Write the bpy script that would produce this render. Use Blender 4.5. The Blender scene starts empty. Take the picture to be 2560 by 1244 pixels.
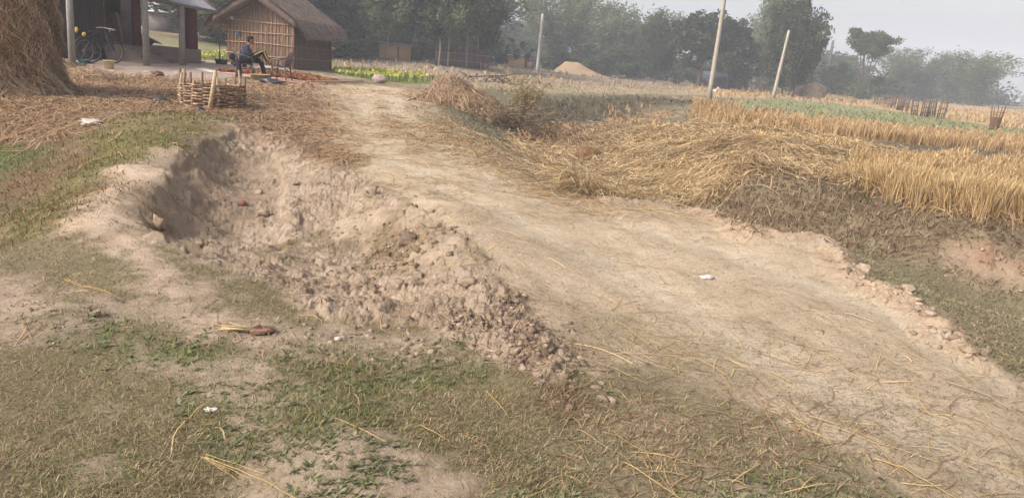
import bpy, math, random
import numpy as np
from math import radians, pi
rng = np.random.default_rng(7)
random.seed(7)
scene = bpy.context.scene
COL = scene.collection

# ------------------------------------------------------------------ camera, world, sun, exposure
FPX, PITCH, ROLL, CAMZ = 1900.0, radians(13.9), radians(4.5), 1.6
cam_data = bpy.data.cameras.new('camera')
cam = bpy.data.objects.new('camera', cam_data)
COL.objects.link(cam)
cam_data.sensor_width = 36.0
cam_data.lens = FPX / 2560 * 36.0
cam_data.clip_start, cam_data.clip_end = 0.05, 3000
def _rx(a): c, s = math.cos(a), math.sin(a); return np.array([[1, 0, 0], [0, c, -s], [0, s, c]])
def _rz(a): c, s = math.cos(a), math.sin(a); return np.array([[c, -s, 0], [s, c, 0], [0, 0, 1]])
CR = _rx(pi / 2 - PITCH) @ _rz(ROLL)
import mathutils
cam.matrix_world = mathutils.Matrix.Translation((0, 0, CAMZ)) @ mathutils.Matrix([list(r) for r in CR]).to_4x4()
scene.camera = cam

SUN_EL, SUN_AZ = radians(38), radians(-122)      # azimuth measured from +Y towards +X: light from the left, a little behind
world = bpy.data.worlds.new('World'); scene.world = world; world.use_nodes = True
nt = world.node_tree; nt.nodes.clear()
sky = nt.nodes.new('ShaderNodeTexSky'); sky.sky_type = 'NISHITA'; sky.sun_disc = False
sky.sun_elevation = SUN_EL; sky.sun_rotation = SUN_AZ
sky.air_density = 1.0; sky.dust_density = 6.0; sky.ozone_density = 1.5
hs = nt.nodes.new('ShaderNodeHueSaturation'); hs.inputs['Saturation'].default_value = 0.35
tint = nt.nodes.new('ShaderNodeMix'); tint.data_type = 'RGBA'; tint.blend_type = 'MULTIPLY'
tint.inputs[0].default_value = 1.0; tint.inputs[7].default_value = (1.02, 0.98, 0.98, 1)
bg = nt.nodes.new('ShaderNodeBackground'); bg.inputs[1].default_value = 0.15
wo = nt.nodes.new('ShaderNodeOutputWorld')
nt.links.new(sky.outputs[0], hs.inputs['Color']); nt.links.new(hs.outputs[0], tint.inputs[6])
nt.links.new(tint.outputs[2], bg.inputs[0]); nt.links.new(bg.outputs[0], wo.inputs[0])
sl = bpy.data.lights.new('sun', 'SUN'); sl.energy = 2.0; sl.angle = radians(8); sl.color = (1.0, 0.95, 0.87)
sun = bpy.data.objects.new('sun', sl); COL.objects.link(sun)
sd = mathutils.Vector((math.sin(SUN_AZ) * math.cos(SUN_EL), math.cos(SUN_AZ) * math.cos(SUN_EL), math.sin(SUN_EL)))
sun.rotation_euler = sd.to_track_quat('Z', 'Y').to_euler()
sun.location = sd * 40
scene.view_settings.view_transform = 'Standard'; scene.view_settings.look = 'None'
scene.view_settings.gamma = 1; scene.view_settings.exposure = 0.82
scene.render.engine = 'CYCLES'
scene.cycles.use_denoising = True; scene.cycles.denoising_prefilter = 'NONE'
scene.cycles.max_bounces = 6; scene.cycles.diffuse_bounces = 3; scene.cycles.volume_bounces = 1
scene.cycles.transparent_max_bounces = 4

# ------------------------------------------------------------------ helpers
def at(px, py, d):
    """world point seen at photo pixel (px, py) at horizontal distance d"""
    v = CR @ np.array([(px - 1280) / FPX, (622 - py) / FPX, -1.0])
    t = d / math.hypot(v[0], v[1])
    return np.array([v[0] * t, v[1] * t, CAMZ + v[2] * t])
def on_plane(px, py, z):
    v = CR @ np.array([(px - 1280) / FPX, (622 - py) / FPX, -1.0])
    t = (z - CAMZ) / v[2]
    return np.array([v[0] * t, v[1] * t, z])
def S(r, g, b, k=0.72):
    o = []
    for c in (r, g, b):
        c /= 255.0
        o.append(k * (c / 12.92 if c <= 0.04045 else ((c + 0.055) / 1.055) ** 2.4))
    return np.array(o)

def _hash(ix, iy, seed):
    h = (ix.astype(np.int64) * 374761393 + iy.astype(np.int64) * 668265263 + seed * 1442695041) & 0xFFFFFFFF
    h = ((h ^ (h >> 13)) * 1274126177) & 0xFFFFFFFF
    return ((h ^ (h >> 16)) & 0xFFFF) / 65535.0
def vnoise(x, y, seed=0):
    x = np.asarray(x, float); y = np.asarray(y, float)
    xi = np.floor(x); yi = np.floor(y); fx = x - xi; fy = y - yi
    fx = fx * fx * (3 - 2 * fx); fy = fy * fy * (3 - 2 * fy)
    a = _hash(xi, yi, seed); b = _hash(xi + 1, yi, seed); c = _hash(xi, yi + 1, seed); d = _hash(xi + 1, yi + 1, seed)
    return ((a * (1 - fx) + b * fx) * (1 - fy) + (c * (1 - fx) + d * fx) * fy) * 2 - 1
def fbm(x, y, octs=4, seed=0, gain=0.5):
    s = 0; a = 1; t = 0
    for i in range(octs):
        ca, sa = math.cos(i * 1.1), math.sin(i * 1.1)
        s = s + a * vnoise((x * ca - y * sa) * 2 ** i + 17.3 * i, (x * sa + y * ca) * 2 ** i, seed + i); t += a; a *= gain
    return s / t

def worley(x, y, seed=0):
    """angular broken blocks: height and tilt of the nearest cell, and the distance to its edge"""
    xi = np.floor(x); yi = np.floor(y); b1 = np.full(x.shape, 9.0); b2 = b1.copy(); h = np.zeros(x.shape)
    for i in (-1, 0, 1):
        for j in (-1, 0, 1):
            cx, cy = xi + i, yi + j; px_ = cx + _hash(cx, cy, seed); py_ = cy + _hash(cx, cy, seed + 1); d = np.hypot(px_ - x, py_ - y)
            hh = _hash(cx, cy, seed + 2) + (x - px_) * (_hash(cx, cy, seed + 3) - .5) * 1.4 + (y - py_) * (_hash(cx, cy, seed + 4) - .5) * 1.4
            nr = d < b1; b2 = np.where(nr, b1, np.minimum(b2, d)); h = np.where(nr, hh, h); b1 = np.where(nr, d, b1)
    return h, b2 - b1

class MB:
    """collects shapes with a colour per vertex, links them as one mesh object"""
    def __init__(s): s.v = []; s.f = []; s.c = []; s.n = 0
    def add(s, V, F, col):
        V = np.asarray(V, float).reshape(-1, 3); col = np.asarray(col, float)
        if col.ndim == 1: col = np.tile(col[:3], (len(V), 1))
        s.v.append(V); s.c.append(col); s.f.append(np.asarray(F, np.int64) + s.n); s.n += len(V)
        return s
    def box(s, c, size, rz=0, col=(.5, .5, .5), rx=0, ry=0):
        hx, hy, hz = [q / 2 for q in size]
        V = np.array([[x, y, z] for x in (-hx, hx) for y in (-hy, hy) for z in (-hz, hz)])
        M = np.array(mathutils.Euler((rx, ry, rz)).to_matrix())
        V = V @ M.T + np.array(c)
        F = [[0, 1, 3, 2], [4, 6, 7, 5], [0, 4, 5, 1], [2, 3, 7, 6], [0, 2, 6, 4], [1, 5, 7, 3]]
        return s.add(V, F, col)
    def tube(s, pts, r, col=(.5, .5, .5), n=6, cap=True, jit=0):
        P = np.asarray(pts, float); K = len(P)
        R = np.full(K, r, float) if np.isscalar(r) else np.asarray(r, float)
        T = np.gradient(P, axis=0); T /= np.linalg.norm(T, axis=1)[:, None] + 1e-9
        ref = np.array([0, 0, 1.0]) if abs(T[:, 2]).mean() < .8 else np.array([1.0, 0, 0])
        A = np.cross(T, ref); A /= np.linalg.norm(A, axis=1)[:, None] + 1e-9
        B = np.cross(T, A)
        an = np.arange(n) / n * 2 * pi
        ring = (A[:, None] * np.cos(an)[None, :, None] + B[:, None] * np.sin(an)[None, :, None]) * R[:, None, None]
        if jit: ring *= 1 + jit * (rng.random((K, n, 1)) - .5)
        V = (P[:, None] + ring).reshape(-1, 3)
        i = np.arange(K - 1)[:, None] * n; j = np.arange(n)[None]; j2 = (j + 1) % n
        F = np.stack([i + j, i + j2, i + n + j2, i + n + j], -1).reshape(-1, 4)
        col = np.asarray(col, float)
        if col.ndim == 2: col = np.repeat(col, n, 0)
        s.add(V, F, col)
        if cap:
            for k, rev in ((0, 1), (K - 1, 0)):
                idx = np.arange(n)[::-1] if rev else np.arange(n)
                s.f.append((s.n - K * n + k * n + idx)[None])
        return s
    def strands(s, P, W, side, col):
        """P (N,K,3) centre lines, W (N,) or (N,K) widths, side (N,3) width direction, col (N,3)"""
        N, K, _ = P.shape
        if W.ndim == 1: W = np.tile(W[:, None], (1, K))
        o = side[:, None, :] * (W / 2)[:, :, None]
        V = np.stack([P - o, P + o], 2).reshape(-1, 3)
        base = (np.arange(N) * K * 2)[:, None]; k = (np.arange(K - 1) * 2)[None]
        b = base + k
        F = np.stack([b, b + 1, b + 3, b + 2], -1).reshape(-1, 4)
        return s.add(V, F, np.repeat(col, K * 2, 0))
    def blob(s, c, r, col, seed=0, rough=.25, sub=2, rz=0, tri=True, freq=1.3):
        import bmesh
        bm = bmesh.new(); bmesh.ops.create_icosphere(bm, subdivisions=sub, radius=1)
        V = np.array([v.co[:] for v in bm.verts]); F = np.array([[v.index for v in f.verts] for f in bm.faces]); bm.free()
        n = fbm(V[:, 0] * freq + seed * 3.1, V[:, 1] * freq + V[:, 2] * freq * 1.7 + seed, 3, seed)
        V = V * (1 + rough * n)[:, None] * np.array(r)
        c_, s_ = math.cos(rz), math.sin(rz)
        V = V @ np.array([[c_, -s_, 0], [s_, c_, 0], [0, 0, 1]]).T + np.array(c)
        return s.add(V, F, col)
    def arrays(s):
        return np.concatenate(s.v), np.concatenate(s.c)
    def mesh(s, name):
        V, C = s.arrays()
        me = bpy.data.meshes.new(name)
        me.vertices.add(len(V)); me.vertices.foreach_set('co', V.ravel().astype(np.float32))
        loops = np.concatenate([f.ravel() for f in s.f]); cnt = np.concatenate([np.full(len(f), f.shape[1]) for f in s.f])
        st = np.concatenate([[0], np.cumsum(cnt)[:-1]])
        me.loops.add(len(loops)); me.loops.foreach_set('vertex_index', loops.astype(np.int32))
        me.polygons.add(len(cnt)); me.polygons.foreach_set('loop_start', st.astype(np.int32))
        try: me.polygons.foreach_set('loop_total', cnt.astype(np.int32))
        except Exception: pass
        me.update(calc_edges=True)
        a = me.color_attributes.new('Col', 'FLOAT_COLOR', 'POINT')
        a.data.foreach_set('color', np.concatenate([C, np.ones((len(C), 1))], 1).ravel().astype(np.float32))
        return me
    def build(s, name, m, parent=None, smooth=False, loc=None):
        me = s.mesh(name)
        if loc is not None:
            me.transform(mathutils.Matrix.Translation([-q for q in loc]))
        if smooth: me.polygons.foreach_set('use_smooth', np.ones(len(me.polygons), bool))
        me.materials.append(m)
        o = bpy.data.objects.new(name, me); COL.objects.link(o)
        if parent is not None: o.parent = parent
        if loc is not None: o.location = [float(q) for q in loc]
        return o

def tag(o, label=None, cat=None, group=None, kind=None):
    if label: o['label'] = label
    if cat: o['category'] = cat
    if group: o['group'] = group
    if kind: o['kind'] = kind
    return o
def empty(name, loc, label=None, cat=None, group=None, rz=0, scale=None):
    o = bpy.data.objects.new(name, None); COL.objects.link(o)
    o.location = [float(q) for q in loc]; o.rotation_euler = (0, 0, rz); o.empty_display_size = .2
    if scale is not None: o.scale = scale
    return tag(o, label, cat, group)
def copy_thing(o, parent=None):
    c = o.copy(); COL.objects.link(c)
    if parent is not None: c.parent = parent
    for ch in [q for q in o.children]:
        copy_thing(ch, c)
    return c

MATS = {}
def vmat(name, rough=.85, nscale=8, namt=.25, bump=0.0, bscale=30, trans=0.0, spec=.25, metal=0.0, coord='Object', stretch=None):
    """procedural material: colour attribute varied by noise, optional bump and translucency"""
    if name in MATS: return MATS[name]
    m = bpy.data.materials.new(name); m.use_nodes = True; t = m.node_tree; t.nodes.clear()
    N = t.nodes.new; L = t.links.new
    at_ = N('ShaderNodeAttribute'); at_.attribute_name = 'Col'
    tc = N('ShaderNodeTexCoord'); src = tc.outputs[coord]
    if stretch:
        mp = N('ShaderNodeMapping'); mp.inputs['Scale'].default_value = stretch; L(src, mp.inputs[0]); src = mp.outputs[0]
    no = N('ShaderNodeTexNoise'); no.inputs['Scale'].default_value = nscale; no.inputs['Detail'].default_value = 5; no.inputs['Roughness'].default_value = .65
    L(src, no.inputs['Vector'])
    mr = N('ShaderNodeMapRange'); mr.inputs[1].default_value = .25; mr.inputs[2].default_value = .75
    mr.inputs[3].default_value = 1 - namt; mr.inputs[4].default_value = 1 + namt
    L(no.outputs['Fac'], mr.inputs[0])
    mx = N('ShaderNodeVectorMath'); mx.operation = 'SCALE'; L(at_.outputs['Color'], mx.inputs[0]); L(mr.outputs[0], mx.inputs['Scale'])
    p = N('ShaderNodeBsdfPrincipled'); p.inputs['Roughness'].default_value = rough
    p.inputs['Specular IOR Level'].default_value = spec; p.inputs['Metallic'].default_value = metal
    L(mx.outputs[0], p.inputs['Base Color'])
    out = N('ShaderNodeOutputMaterial'); sh = p.outputs[0]
    if bump:
        n2 = N('ShaderNodeTexNoise'); n2.inputs['Scale'].default_value = bscale; n2.inputs['Detail'].default_value = 6; n2.inputs['Roughness'].default_value = .7
        L(src, n2.inputs['Vector'])
        b = N('ShaderNodeBump'); b.inputs['Strength'].default_value = min(1, bump); b.inputs['Distance'].default_value = .03
        L(n2.outputs['Fac'], b.inputs['Height']); L(b.outputs[0], p.inputs['Normal'])
    if trans:
        tr = N('ShaderNodeBsdfTranslucent'); L(mx.outputs[0], tr.inputs[0]); ms = N('ShaderNodeMixShader'); ms.inputs[0].default_value = trans
        L(sh, ms.inputs[1]); L(tr.outputs[0], ms.inputs[2]); sh = ms.outputs[0]
    L(sh, out.inputs[0])
    MATS[name] = m
    return m
M_LEAF = vmat('foliage', .7, 3, .2, trans=.25, spec=.2)
M_BARK = vmat('bark', .9, 6, .3, bump=.5, bscale=12)
M_STRAW = vmat('straw', .6, 25, .15, trans=.12, spec=.3)
M_GRASS = vmat('grass_blade', .7, 4, .2, trans=.2, spec=.2)
M_WOOD = vmat('bamboo_wood', .7, 12, .3, bump=.3, bscale=40)
M_MUD = vmat('mud', .95, 3, .2, bump=.6, bscale=14, spec=.1)
M_CONC = vmat('concrete', .85, 8, .22, bump=.3, bscale=40)
M_PLAST = vmat('plastic', .45, 5, .12, spec=.4)
M_CLOTH = vmat('cloth', .85, 12, .2, bump=.3, bscale=25)
M_STONE = vmat('stone', .9, 5, .25, bump=.6, bscale=16)
M_THATCH = vmat('thatch', .9, 14, .4, bump=.8, bscale=40, stretch=(1, 1, 1))
M_METAL = vmat('painted_metal', .4, 10, .25, spec=.5, metal=.3)
M_MAT = vmat('woven_mat', .85, 30, .3, bump=.5, bscale=60)
M_SKIN = vmat('skin', .6, 10, .08, spec=.3)

# ------------------------------------------------------------------ terrain heights
# control points: (photo column, photo row, height) unprojected to the ground; far and hidden ones by distance
CP = []
for px, py, z in [
    (0,1244,0),(640,1244,.01),(1280,1244,0),(1900,1244,-.02),(2560,1244,-.05),
    (0,1100,-.02),(500,1100,0),(880,1130,.07),(700,1200,.04),(1060,1190,.02),(1280,1060,0),(1700,1050,-.01),(2200,1060,-.03),(2560,1040,-.06),
    (0,950,-.03),(300,950,-.01),(700,930,.02),(1100,930,.02),(1450,1010,.0),(1400,950,.06),(1550,900,0),
    (0,800,-.02),(120,780,.03),(300,800,-.02),(500,830,-.0),(650,850,0),(900,850,0),
    (0,700,-.06),(200,700,-.03),(420,700,0),(560,700,-.03),(640,740,-.04),(720,790,-.03),
    # road
    (1600,700,.0),(1800,800,0),(2000,900,-.02),(1900,700,0),(2300,930,-.03),(1400,600,.02),(1600,580,.0),(1800,620,0),(2050,700,0),(2200,850,-.02),
    (1200,500,.05),(1400,520,.02),(1050,400,.11),(1200,430,.07),(950,330,.2),(1050,320,.17),(900,270,.28),(1000,280,.26),(950,230,.32),(700,240,.38),(750,290,.28),(820,320,.22),
    # spoil ridge along the pit
    (1060,540,.07),(1130,590,.08),(1210,650,.08),(1270,720,.07),(1330,790,.05),(1380,860,.04),(1160,500,.06),(1260,580,.05),(1400,740,.02),
    (1000,500,.04),(940,450,.05),(880,420,.08),(1160,760,.06),(1200,840,.06),(1040,820,.0),
    # pit
    (850,650,-0.34),(700,620,-0.31),(960,630,-0.28),(800,560,-0.26),(700,540,-0.22),(900,520,-0.12),(620,580,-0.30),(560,540,-0.26),(1030,620,-0.09),(1080,680,-0.05),
    (520,600,-0.25),(640,640,-0.28),(720,690,-0.20),(780,740,-0.10),(850,790,-0.02),(960,780,-0.03),(1080,760,.0),(1000,690,-0.16),(900,700,-0.21),(600,670,-0.14),
    (620,400,-0.07),(660,460,-0.16),(740,430,-0.03),(800,400,.06),(820,470,-0.07),(700,380,.02),(740,360,.1),(600,490,-0.20),
    # its left wall
    (565,318,.24),(520,350,.21),(480,382,.18),(440,430,.12),(410,470,.08),(380,505,.04),(355,555,-0.01),(400,620,-0.03),(470,650,-0.05),
    (600,350,.08),(560,400,-0.05),(530,440,-0.12),(500,480,-0.17),(480,530,-0.22),(440,560,-0.18),(410,560,-0.16),(430,600,-0.18),
    (640,310,.2),(660,290,.27),
    # mound and slopes on the left
    (420,330,.24),(300,320,.22),(400,285,.31),(520,300,.28),(250,350,.15),(350,400,.14),(280,470,.06),(200,560,0),(300,600,-.03),
    (150,400,-.02),(50,440,-.16),(0,400,-.2),(0,500,-.25),(100,520,-.16),(0,600,-.18),(100,620,-.08),(200,450,.0),(250,400,.07),
    (100,260,.26),(0,270,.2),(0,235,.28),(300,250,.31),(0,320,.02),(120,320,.08),(220,290,.24),(450,250,.3),(600,260,.3),
    (100,210,.33),(300,200,.36),(500,210,.37),(640,205,.44),(800,212,.42),(870,190,.4),
    (300,165,.5),(200,152,.55),(450,160,.6),(735,178,.56),(570,160,.56),(850,186,.54),(1000,205,.36),
    # road shoulder, ditch, straw basin
    (1120,300,.12),(1200,340,.08),(1250,385,.05),(1330,430,.02),(1400,480,-.02),(1480,505,-.03),(1600,520,-.03),(1740,532,-.05),
    (1180,270,.2),(1130,240,.3),(1230,260,.15),
    (1290,300,-.6),(1350,330,-.75),(1330,370,-.6),(1400,400,-.75),(1450,430,-.75),(1550,460,-.66),(1650,490,-.45),(1480,340,-.8),(1550,320,-.8),(1620,290,-.6),
    (1410,442,-.5),(1490,478,-.35),
    (1280,245,.12),(1400,233,.2),(1500,233,.22),(1650,237,.2),(1760,239,.2),(1400,270,-.3),(1500,268,-.3),(1600,268,-.22),(1700,256,-.15),
    (1420,300,-.65),(1500,300,-.8),
    # right bank of the ditch, straw mass, paddies
    (1700,300,-.45),(1640,330,-.55),(1735,305,.0),(1700,350,-.2),(1800,360,.15),(1700,410,-.25),(1800,420,.12),(1950,430,.18),(1650,440,-.45),(1800,480,-.1),(2050,400,.14),
    (1880,470,.1),(1760,515,-.3),(1950,490,.08),(2100,525,.05),(2300,575,.04),(2560,620,.02),(2450,600,.04),
    (1860,560,-.22),(1980,590,-.22),(2120,625,-.2),(2300,660,-.26),(2450,690,-.3),(2560,725,-.34),
    (2080,612,-.02),(2130,690,-.02),(2300,780,-.03),(2420,880,-.05),(2250,700,-.16),(2450,780,-.18),(2560,860,-.15),(2560,800,-.22),
    (2200,470,.02),(2400,520,.0),(2560,560,0),(2200,420,.02),(2560,430,0),(2350,382,.08),(2560,400,.08),(2150,360,.1),
    (1740,270,.0),(2000,300,0),(2300,350,0),(2560,365,0),(1850,262,0),(2200,300,0),(2560,320,0),
]:
    CP.append(on_plane(px, py, z))
def far_pt(px, d, z):
    p = at(px, 200, d); return np.array([p[0], p[1], z])
for px, d, z in [(-600,20,.3),(-900,8,-.1),(-900,40,.4),(3200,8,-.2),(3300,20,0),(3200,50,0),(3000,120,0),
                 (0,40,.5),(300,45,.5),(560,45,.5),(0,90,1.6),(500,90,1.6),(380,52,.7),(380,62,1.6),(540,62,1.5),(200,62,1.6),
                 (700,45,.5),(870,45,.45),(870,62,.6),(900,70,1.1),(1000,68,1.1),(1000,55,.5),(1050,45,.35),(1150,75,.9),(1200,60,.45),
                 (1000,110,1.1),(1250,100,1.1),(1340,92,.75),(1300,60,.35),(1500,60,.3),(1500,100,.35),(1700,60,.2),(1700,110,.2),(1900,55,.05),(1900,100,.05),(2100,60,0),(2100,120,0),
                 (2400,60,0),(2400,120,0),(2400,200,0),(1300,200,.5),(1800,200,.2),(800,200,.9),(2560,80,0),(2560,300,0),(1300,500,.3),(0,400,.5),(2000,500,0),(3500,500,0)]:
    CP.append(far_pt(px, d, z))
for x, y in [(0,.5),(-2,.3),(2,.3),(-5,-1),(5,-1),(0,-4),(-12,-8),(12,-8),(0,-30),(-40,-30),(40,-30),(-200,-200),(200,-200),(0,-500)]:
    CP.append(np.array([x, y, 0.0]))
CP = np.array(CP)
def uv(x, y):
    r = np.hypot(x, y); return np.arctan2(x, y), np.log(np.maximum(r, .3))
_cu, _cv = uv(CP[:, 0], CP[:, 1])
def _tps(d2): return d2 * np.log(d2 + 1e-12)
_n = len(CP)
_A = _tps((_cu[:, None] - _cu[None]) ** 2 + (_cv[:, None] - _cv[None]) ** 2) + np.eye(_n) * 4e-4
_Pm = np.stack([np.ones(_n), _cu, _cv], 1)
_M = np.block([[_A, _Pm], [_Pm.T, np.zeros((3, 3))]])
_w = np.linalg.solve(_M, np.concatenate([CP[:, 2], np.zeros(3)]))
def H0(x, y):
    u, v = uv(np.asarray(x, float), np.asarray(y, float)); sh = u.shape; u = u.ravel(); v = v.ravel()
    out = np.empty(len(u))
    for i in range(0, len(u), 40000):
        a, b = u[i:i + 40000], v[i:i + 40000]
        out[i:i + 40000] = _tps((a[:, None] - _cu) ** 2 + (b[:, None] - _cv) ** 2) @ _w[:_n] + _w[_n] + _w[_n + 1] * a + _w[_n + 2] * b
    return np.clip(out, -1.2, 2.0).reshape(sh)

# log-polar terrain grid, dense where the view looks
U = np.concatenate([np.linspace(-pi, radians(-45), 70, endpoint=False), np.linspace(radians(-45), radians(-38.5), 40, endpoint=False), np.linspace(radians(-38.5), radians(38.5), 980), np.linspace(radians(38.5), radians(45), 41)[1:], np.linspace(radians(45), pi, 70)[1:-1]])
Vv = np.concatenate([np.linspace(math.log(.35), math.log(2.2), 30, endpoint=False), np.linspace(math.log(2.2), math.log(14), 400, endpoint=False), np.linspace(math.log(14), math.log(60), 260, endpoint=False), np.linspace(math.log(60), math.log(600), 70)])
# coarse evaluation of the smooth surface, refined bilinearly (it has no detail below this)
Uc = np.linspace(-pi, pi, 1400); Vc = np.linspace(Vv[0], Vv[-1], 700)
_uc = np.concatenate([U[::3], [pi]]); _vc = np.concatenate([Vv[::3], [Vv[-1] + .01]])
_gu, _gv = np.meshgrid(_uc, _vc, indexing='ij')
_H = H0(np.sin(_gu) * np.exp(_gv), np.cos(_gu) * np.exp(_gv))
def _look(grid, gu, gv, u, v):
    iu = np.interp(u, gu, np.arange(len(gu))); iv = np.interp(v, gv, np.arange(len(gv)))
    i = np.minimum(iu.astype(int), len(gu) - 2); j = np.minimum(iv.astype(int), len(gv) - 2); a = iu - i; b = iv - j
    return (grid[i, j] * (1 - a) + grid[i + 1, j] * a) * (1 - b) + (grid[i, j + 1] * (1 - a) + grid[i + 1, j + 1] * a) * b
def hsmooth(x, y):
    u, v = uv(x, y); return _look(_H, _uc, _vc, u, v)
def ground_hit(px, py):
    v = CR @ np.array([(px - 1280) / FPX, (622 - py) / FPX, -1.0])
    t = np.concatenate([np.linspace(1, 60, 900), np.linspace(60, 900, 500)])
    X, Y, Z = v[0] * t, v[1] * t, CAMZ + v[2] * t
    b = np.where(Z < hsmooth(X, Y))[0]
    k = b[0] if len(b) else len(t) - 1
    if k == 0: k = 1
    d0 = Z[k - 1] - hsmooth(X[k - 1], Y[k - 1]); d1 = Z[k] - hsmooth(X[k], Y[k]); a = d0 / (d0 - d1 + 1e-9) if len(b) else 1
    return np.array([X[k - 1] + (X[k] - X[k - 1]) * a, Y[k - 1] + (Y[k] - Y[k - 1]) * a])

GU, GV = np.meshgrid(U, Vv, indexing='ij')
GR = np.exp(GV); GX = np.sin(GU) * GR; GY = np.cos(GU) * GR
def soft_poly(pts, soft=.02, wob=.03, freq=1.0, seed=1, X=None, Y=None):
    """mask of a ground area whose outline is given by photo points dropped onto the ground; ragged soft edge"""
    W = np.array([ground_hit(*p) for p in pts]); pu, pv = uv(W[:, 0], W[:, 1])
    X = GX if X is None else X; Y = GY if Y is None else Y
    out = np.zeros(X.shape)
    u, v = uv(X, Y)
    sel = (u > pu.min() - .12) & (u < pu.max() + .12) & (v > pv.min() - .15) & (v < pv.max() + .15)
    a, b = u[sel], v[sel]; r = np.exp(b)
    nz = fbm(X[sel] * 3.0 * freq, Y[sel] * 3.0 * freq, 4, seed) * .6 + fbm(a * 60 * freq, b * 50 * freq, 3, seed + 9) * .7
    ins = np.zeros(len(a), bool); dist = np.full(len(a), 9.0)
    for i in range(len(pu)):
        x0, y0, x1, y1 = pu[i], pv[i], pu[(i + 1) % len(pu)], pv[(i + 1) % len(pu)]
        c = ((y0 > b) != (y1 > b)) & (a < (x1 - x0) * (b - y0) / ((y1 - y0) if y1 != y0 else 1e-9) + x0); ins ^= c
        t = np.clip(((a - x0) * (x1 - x0) + (b - y0) * (y1 - y0)) / ((x1 - x0) ** 2 + (y1 - y0) ** 2 + 1e-12), 0, 1)
        dist = np.minimum(dist, np.hypot(a - x0 - t * (x1 - x0), b - y0 - t * (y1 - y0)))
    sd_ = np.where(ins, dist, -dist) + nz * wob
    m = np.clip(sd_ / soft * .5 + .5, 0, 1); out[sel] = m * m * (3 - 2 * m)
    return out

K = {}
K['road'] = soft_poly([(780,212),(1000,218),(1060,245),(1060,300),(1150,350),(1290,430),(1400,492),(1480,512),(1740,532),(1870,590),(2080,614),(2120,690),(2300,790),(2420,900),(2560,960),(2560,1244),(2330,1244),(2000,1080),(1800,970),(1600,900),(1480,940),(1400,870),(1310,770),(1220,660),(1080,560),(930,440),(850,360),(790,290)], .02, .03, seed=3)
K['verge_worn'] = soft_poly([(1480,940),(1600,900),(1800,970),(2000,1080),(2330,1244),(1500,1244),(1350,1100)], .06, .08, seed=4)
K['yard_straw'] = soft_poly([(-300,250),(0,235),(130,195),(330,188),(600,208),(760,212),(800,240),(790,300),(790,350),(860,410),(800,385),(720,345),(620,292),(250,282),(180,335),(-300,380)], .03, .05, seed=5)
K['yard_bare'] = soft_poly([(100,130),(560,130),(600,165),(735,180),(860,196),(840,206),(640,190),(500,200),(260,182),(150,165)], .01, .008, seed=6)
K['pit'] = soft_poly([(565,316),(640,300),(720,345),(820,400),(900,430),(960,470),(1090,560),(1215,655),(1310,765),(1385,870),(1410,930),(1380,960),(1300,920),(1200,880),(1060,810),(860,800),(760,790),(700,720),(620,690),(480,650),(400,610),(355,560),(385,500),(440,420),(490,370)], .015, .02, seed=7)
K['path'] = soft_poly([(340,395),(470,380),(430,450),(370,520),(330,590),(430,650),(500,740),(640,860),(500,850),(380,760),(330,640),(200,600),(160,555),(270,440)], .03, .05, seed=8)
K['bare1'] = soft_poly([(-100,700),(110,720),(280,740),(260,830),(90,850),(-100,900)], .05, .09, seed=9)
K['bare2'] = soft_poly([(600,1190),(780,1110),(900,1090),(1020,1130),(1200,1180),(1250,1244),(1150,1300),(500,1300)], .05, .07, seed=10)
K['bare3'] = soft_poly([(560,800),(760,790),(1060,820),(1230,890),(1060,900),(700,880),(600,900)], .05, .08, seed=11)
K['lush'] = soft_poly([(270,296),(400,272),(560,288),(572,330),(460,375),(330,400),(230,450),(130,570),(0,620),(0,540),(150,470),(230,360)], .03, .05, seed=12)
K['lush2'] = soft_poly([(-60,350),(90,370),(60,430),(-60,450)], .04, .05, seed=13)
K['lush3'] = soft_poly([(60,800),(330,810),(330,860),(560,850),(560,900),(160,900)], .05, .08, seed=14)
K['lush4'] = soft_poly([(700,870),(1180,860),(1180,920),(900,1080),(640,1100),(560,1050),(760,960)], .06, .09, seed=15)
K['redweed'] = soft_poly([(-100,330),(180,335),(270,300),(240,420),(120,480),(230,470),(330,500),(140,560),(60,600),(-100,560)], .06, .08, seed=16)
K['bankweed'] = soft_poly([(1735,525),(1780,480),(1880,426),(2000,428),(2150,472),(2330,530),(2600,588),(2600,740),(2300,655),(2090,614),(1870,590)], .02, .025, seed=17)
K['erode'] = soft_poly([(2290,618),(2420,610),(2600,640),(2600,720),(2430,682),(2330,655)], .015, .025, seed=18)
K['verge'] = soft_poly([(2090,614),(2300,655),(2600,740),(2600,960),(2420,900),(2300,785),(2120,690)], .02, .02, seed=19)
K['gold'] = soft_poly([(1300,362),(1450,372),(1600,330),(1730,308),(1800,312),(2060,352),(2230,385),(2240,410),(2150,472),(2000,430),(1880,428),(1770,482),(1670,504),(1500,500),(1420,460),(1340,400)], .02, .04, seed=20)
K['stub1'] = soft_poly([(2170,425),(2330,400),(2700,430),(2700,600),(2330,528),(2150,468)], .02, .03, seed=21)
K['bund'] = soft_poly([(2040,338),(2300,362),(2700,395),(2700,432),(2330,402),(2120,372)], .008, .012, seed=22)
K['stub2'] = soft_poly([(1728,258),(1850,272),(2000,294),(2300,332),(2700,362),(2700,400),(2300,362),(2040,338),(1800,306),(1728,296)], .006, .008, seed=23)
K['green'] = soft_poly([(1830,250),(1960,247),(2150,268),(2340,295),(2480,318),(2700,340),(2700,364),(2300,334),(2000,296),(1850,274)], .006, .01, seed=24)
K['fargold'] = soft_poly([(1830,218),(2100,236),(2330,258),(2700,285),(2700,335),(2480,316),(2340,293),(2150,266),(1960,246),(1800,243),(1720,226),(1740,206)], .006, .01, seed=25)
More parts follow.
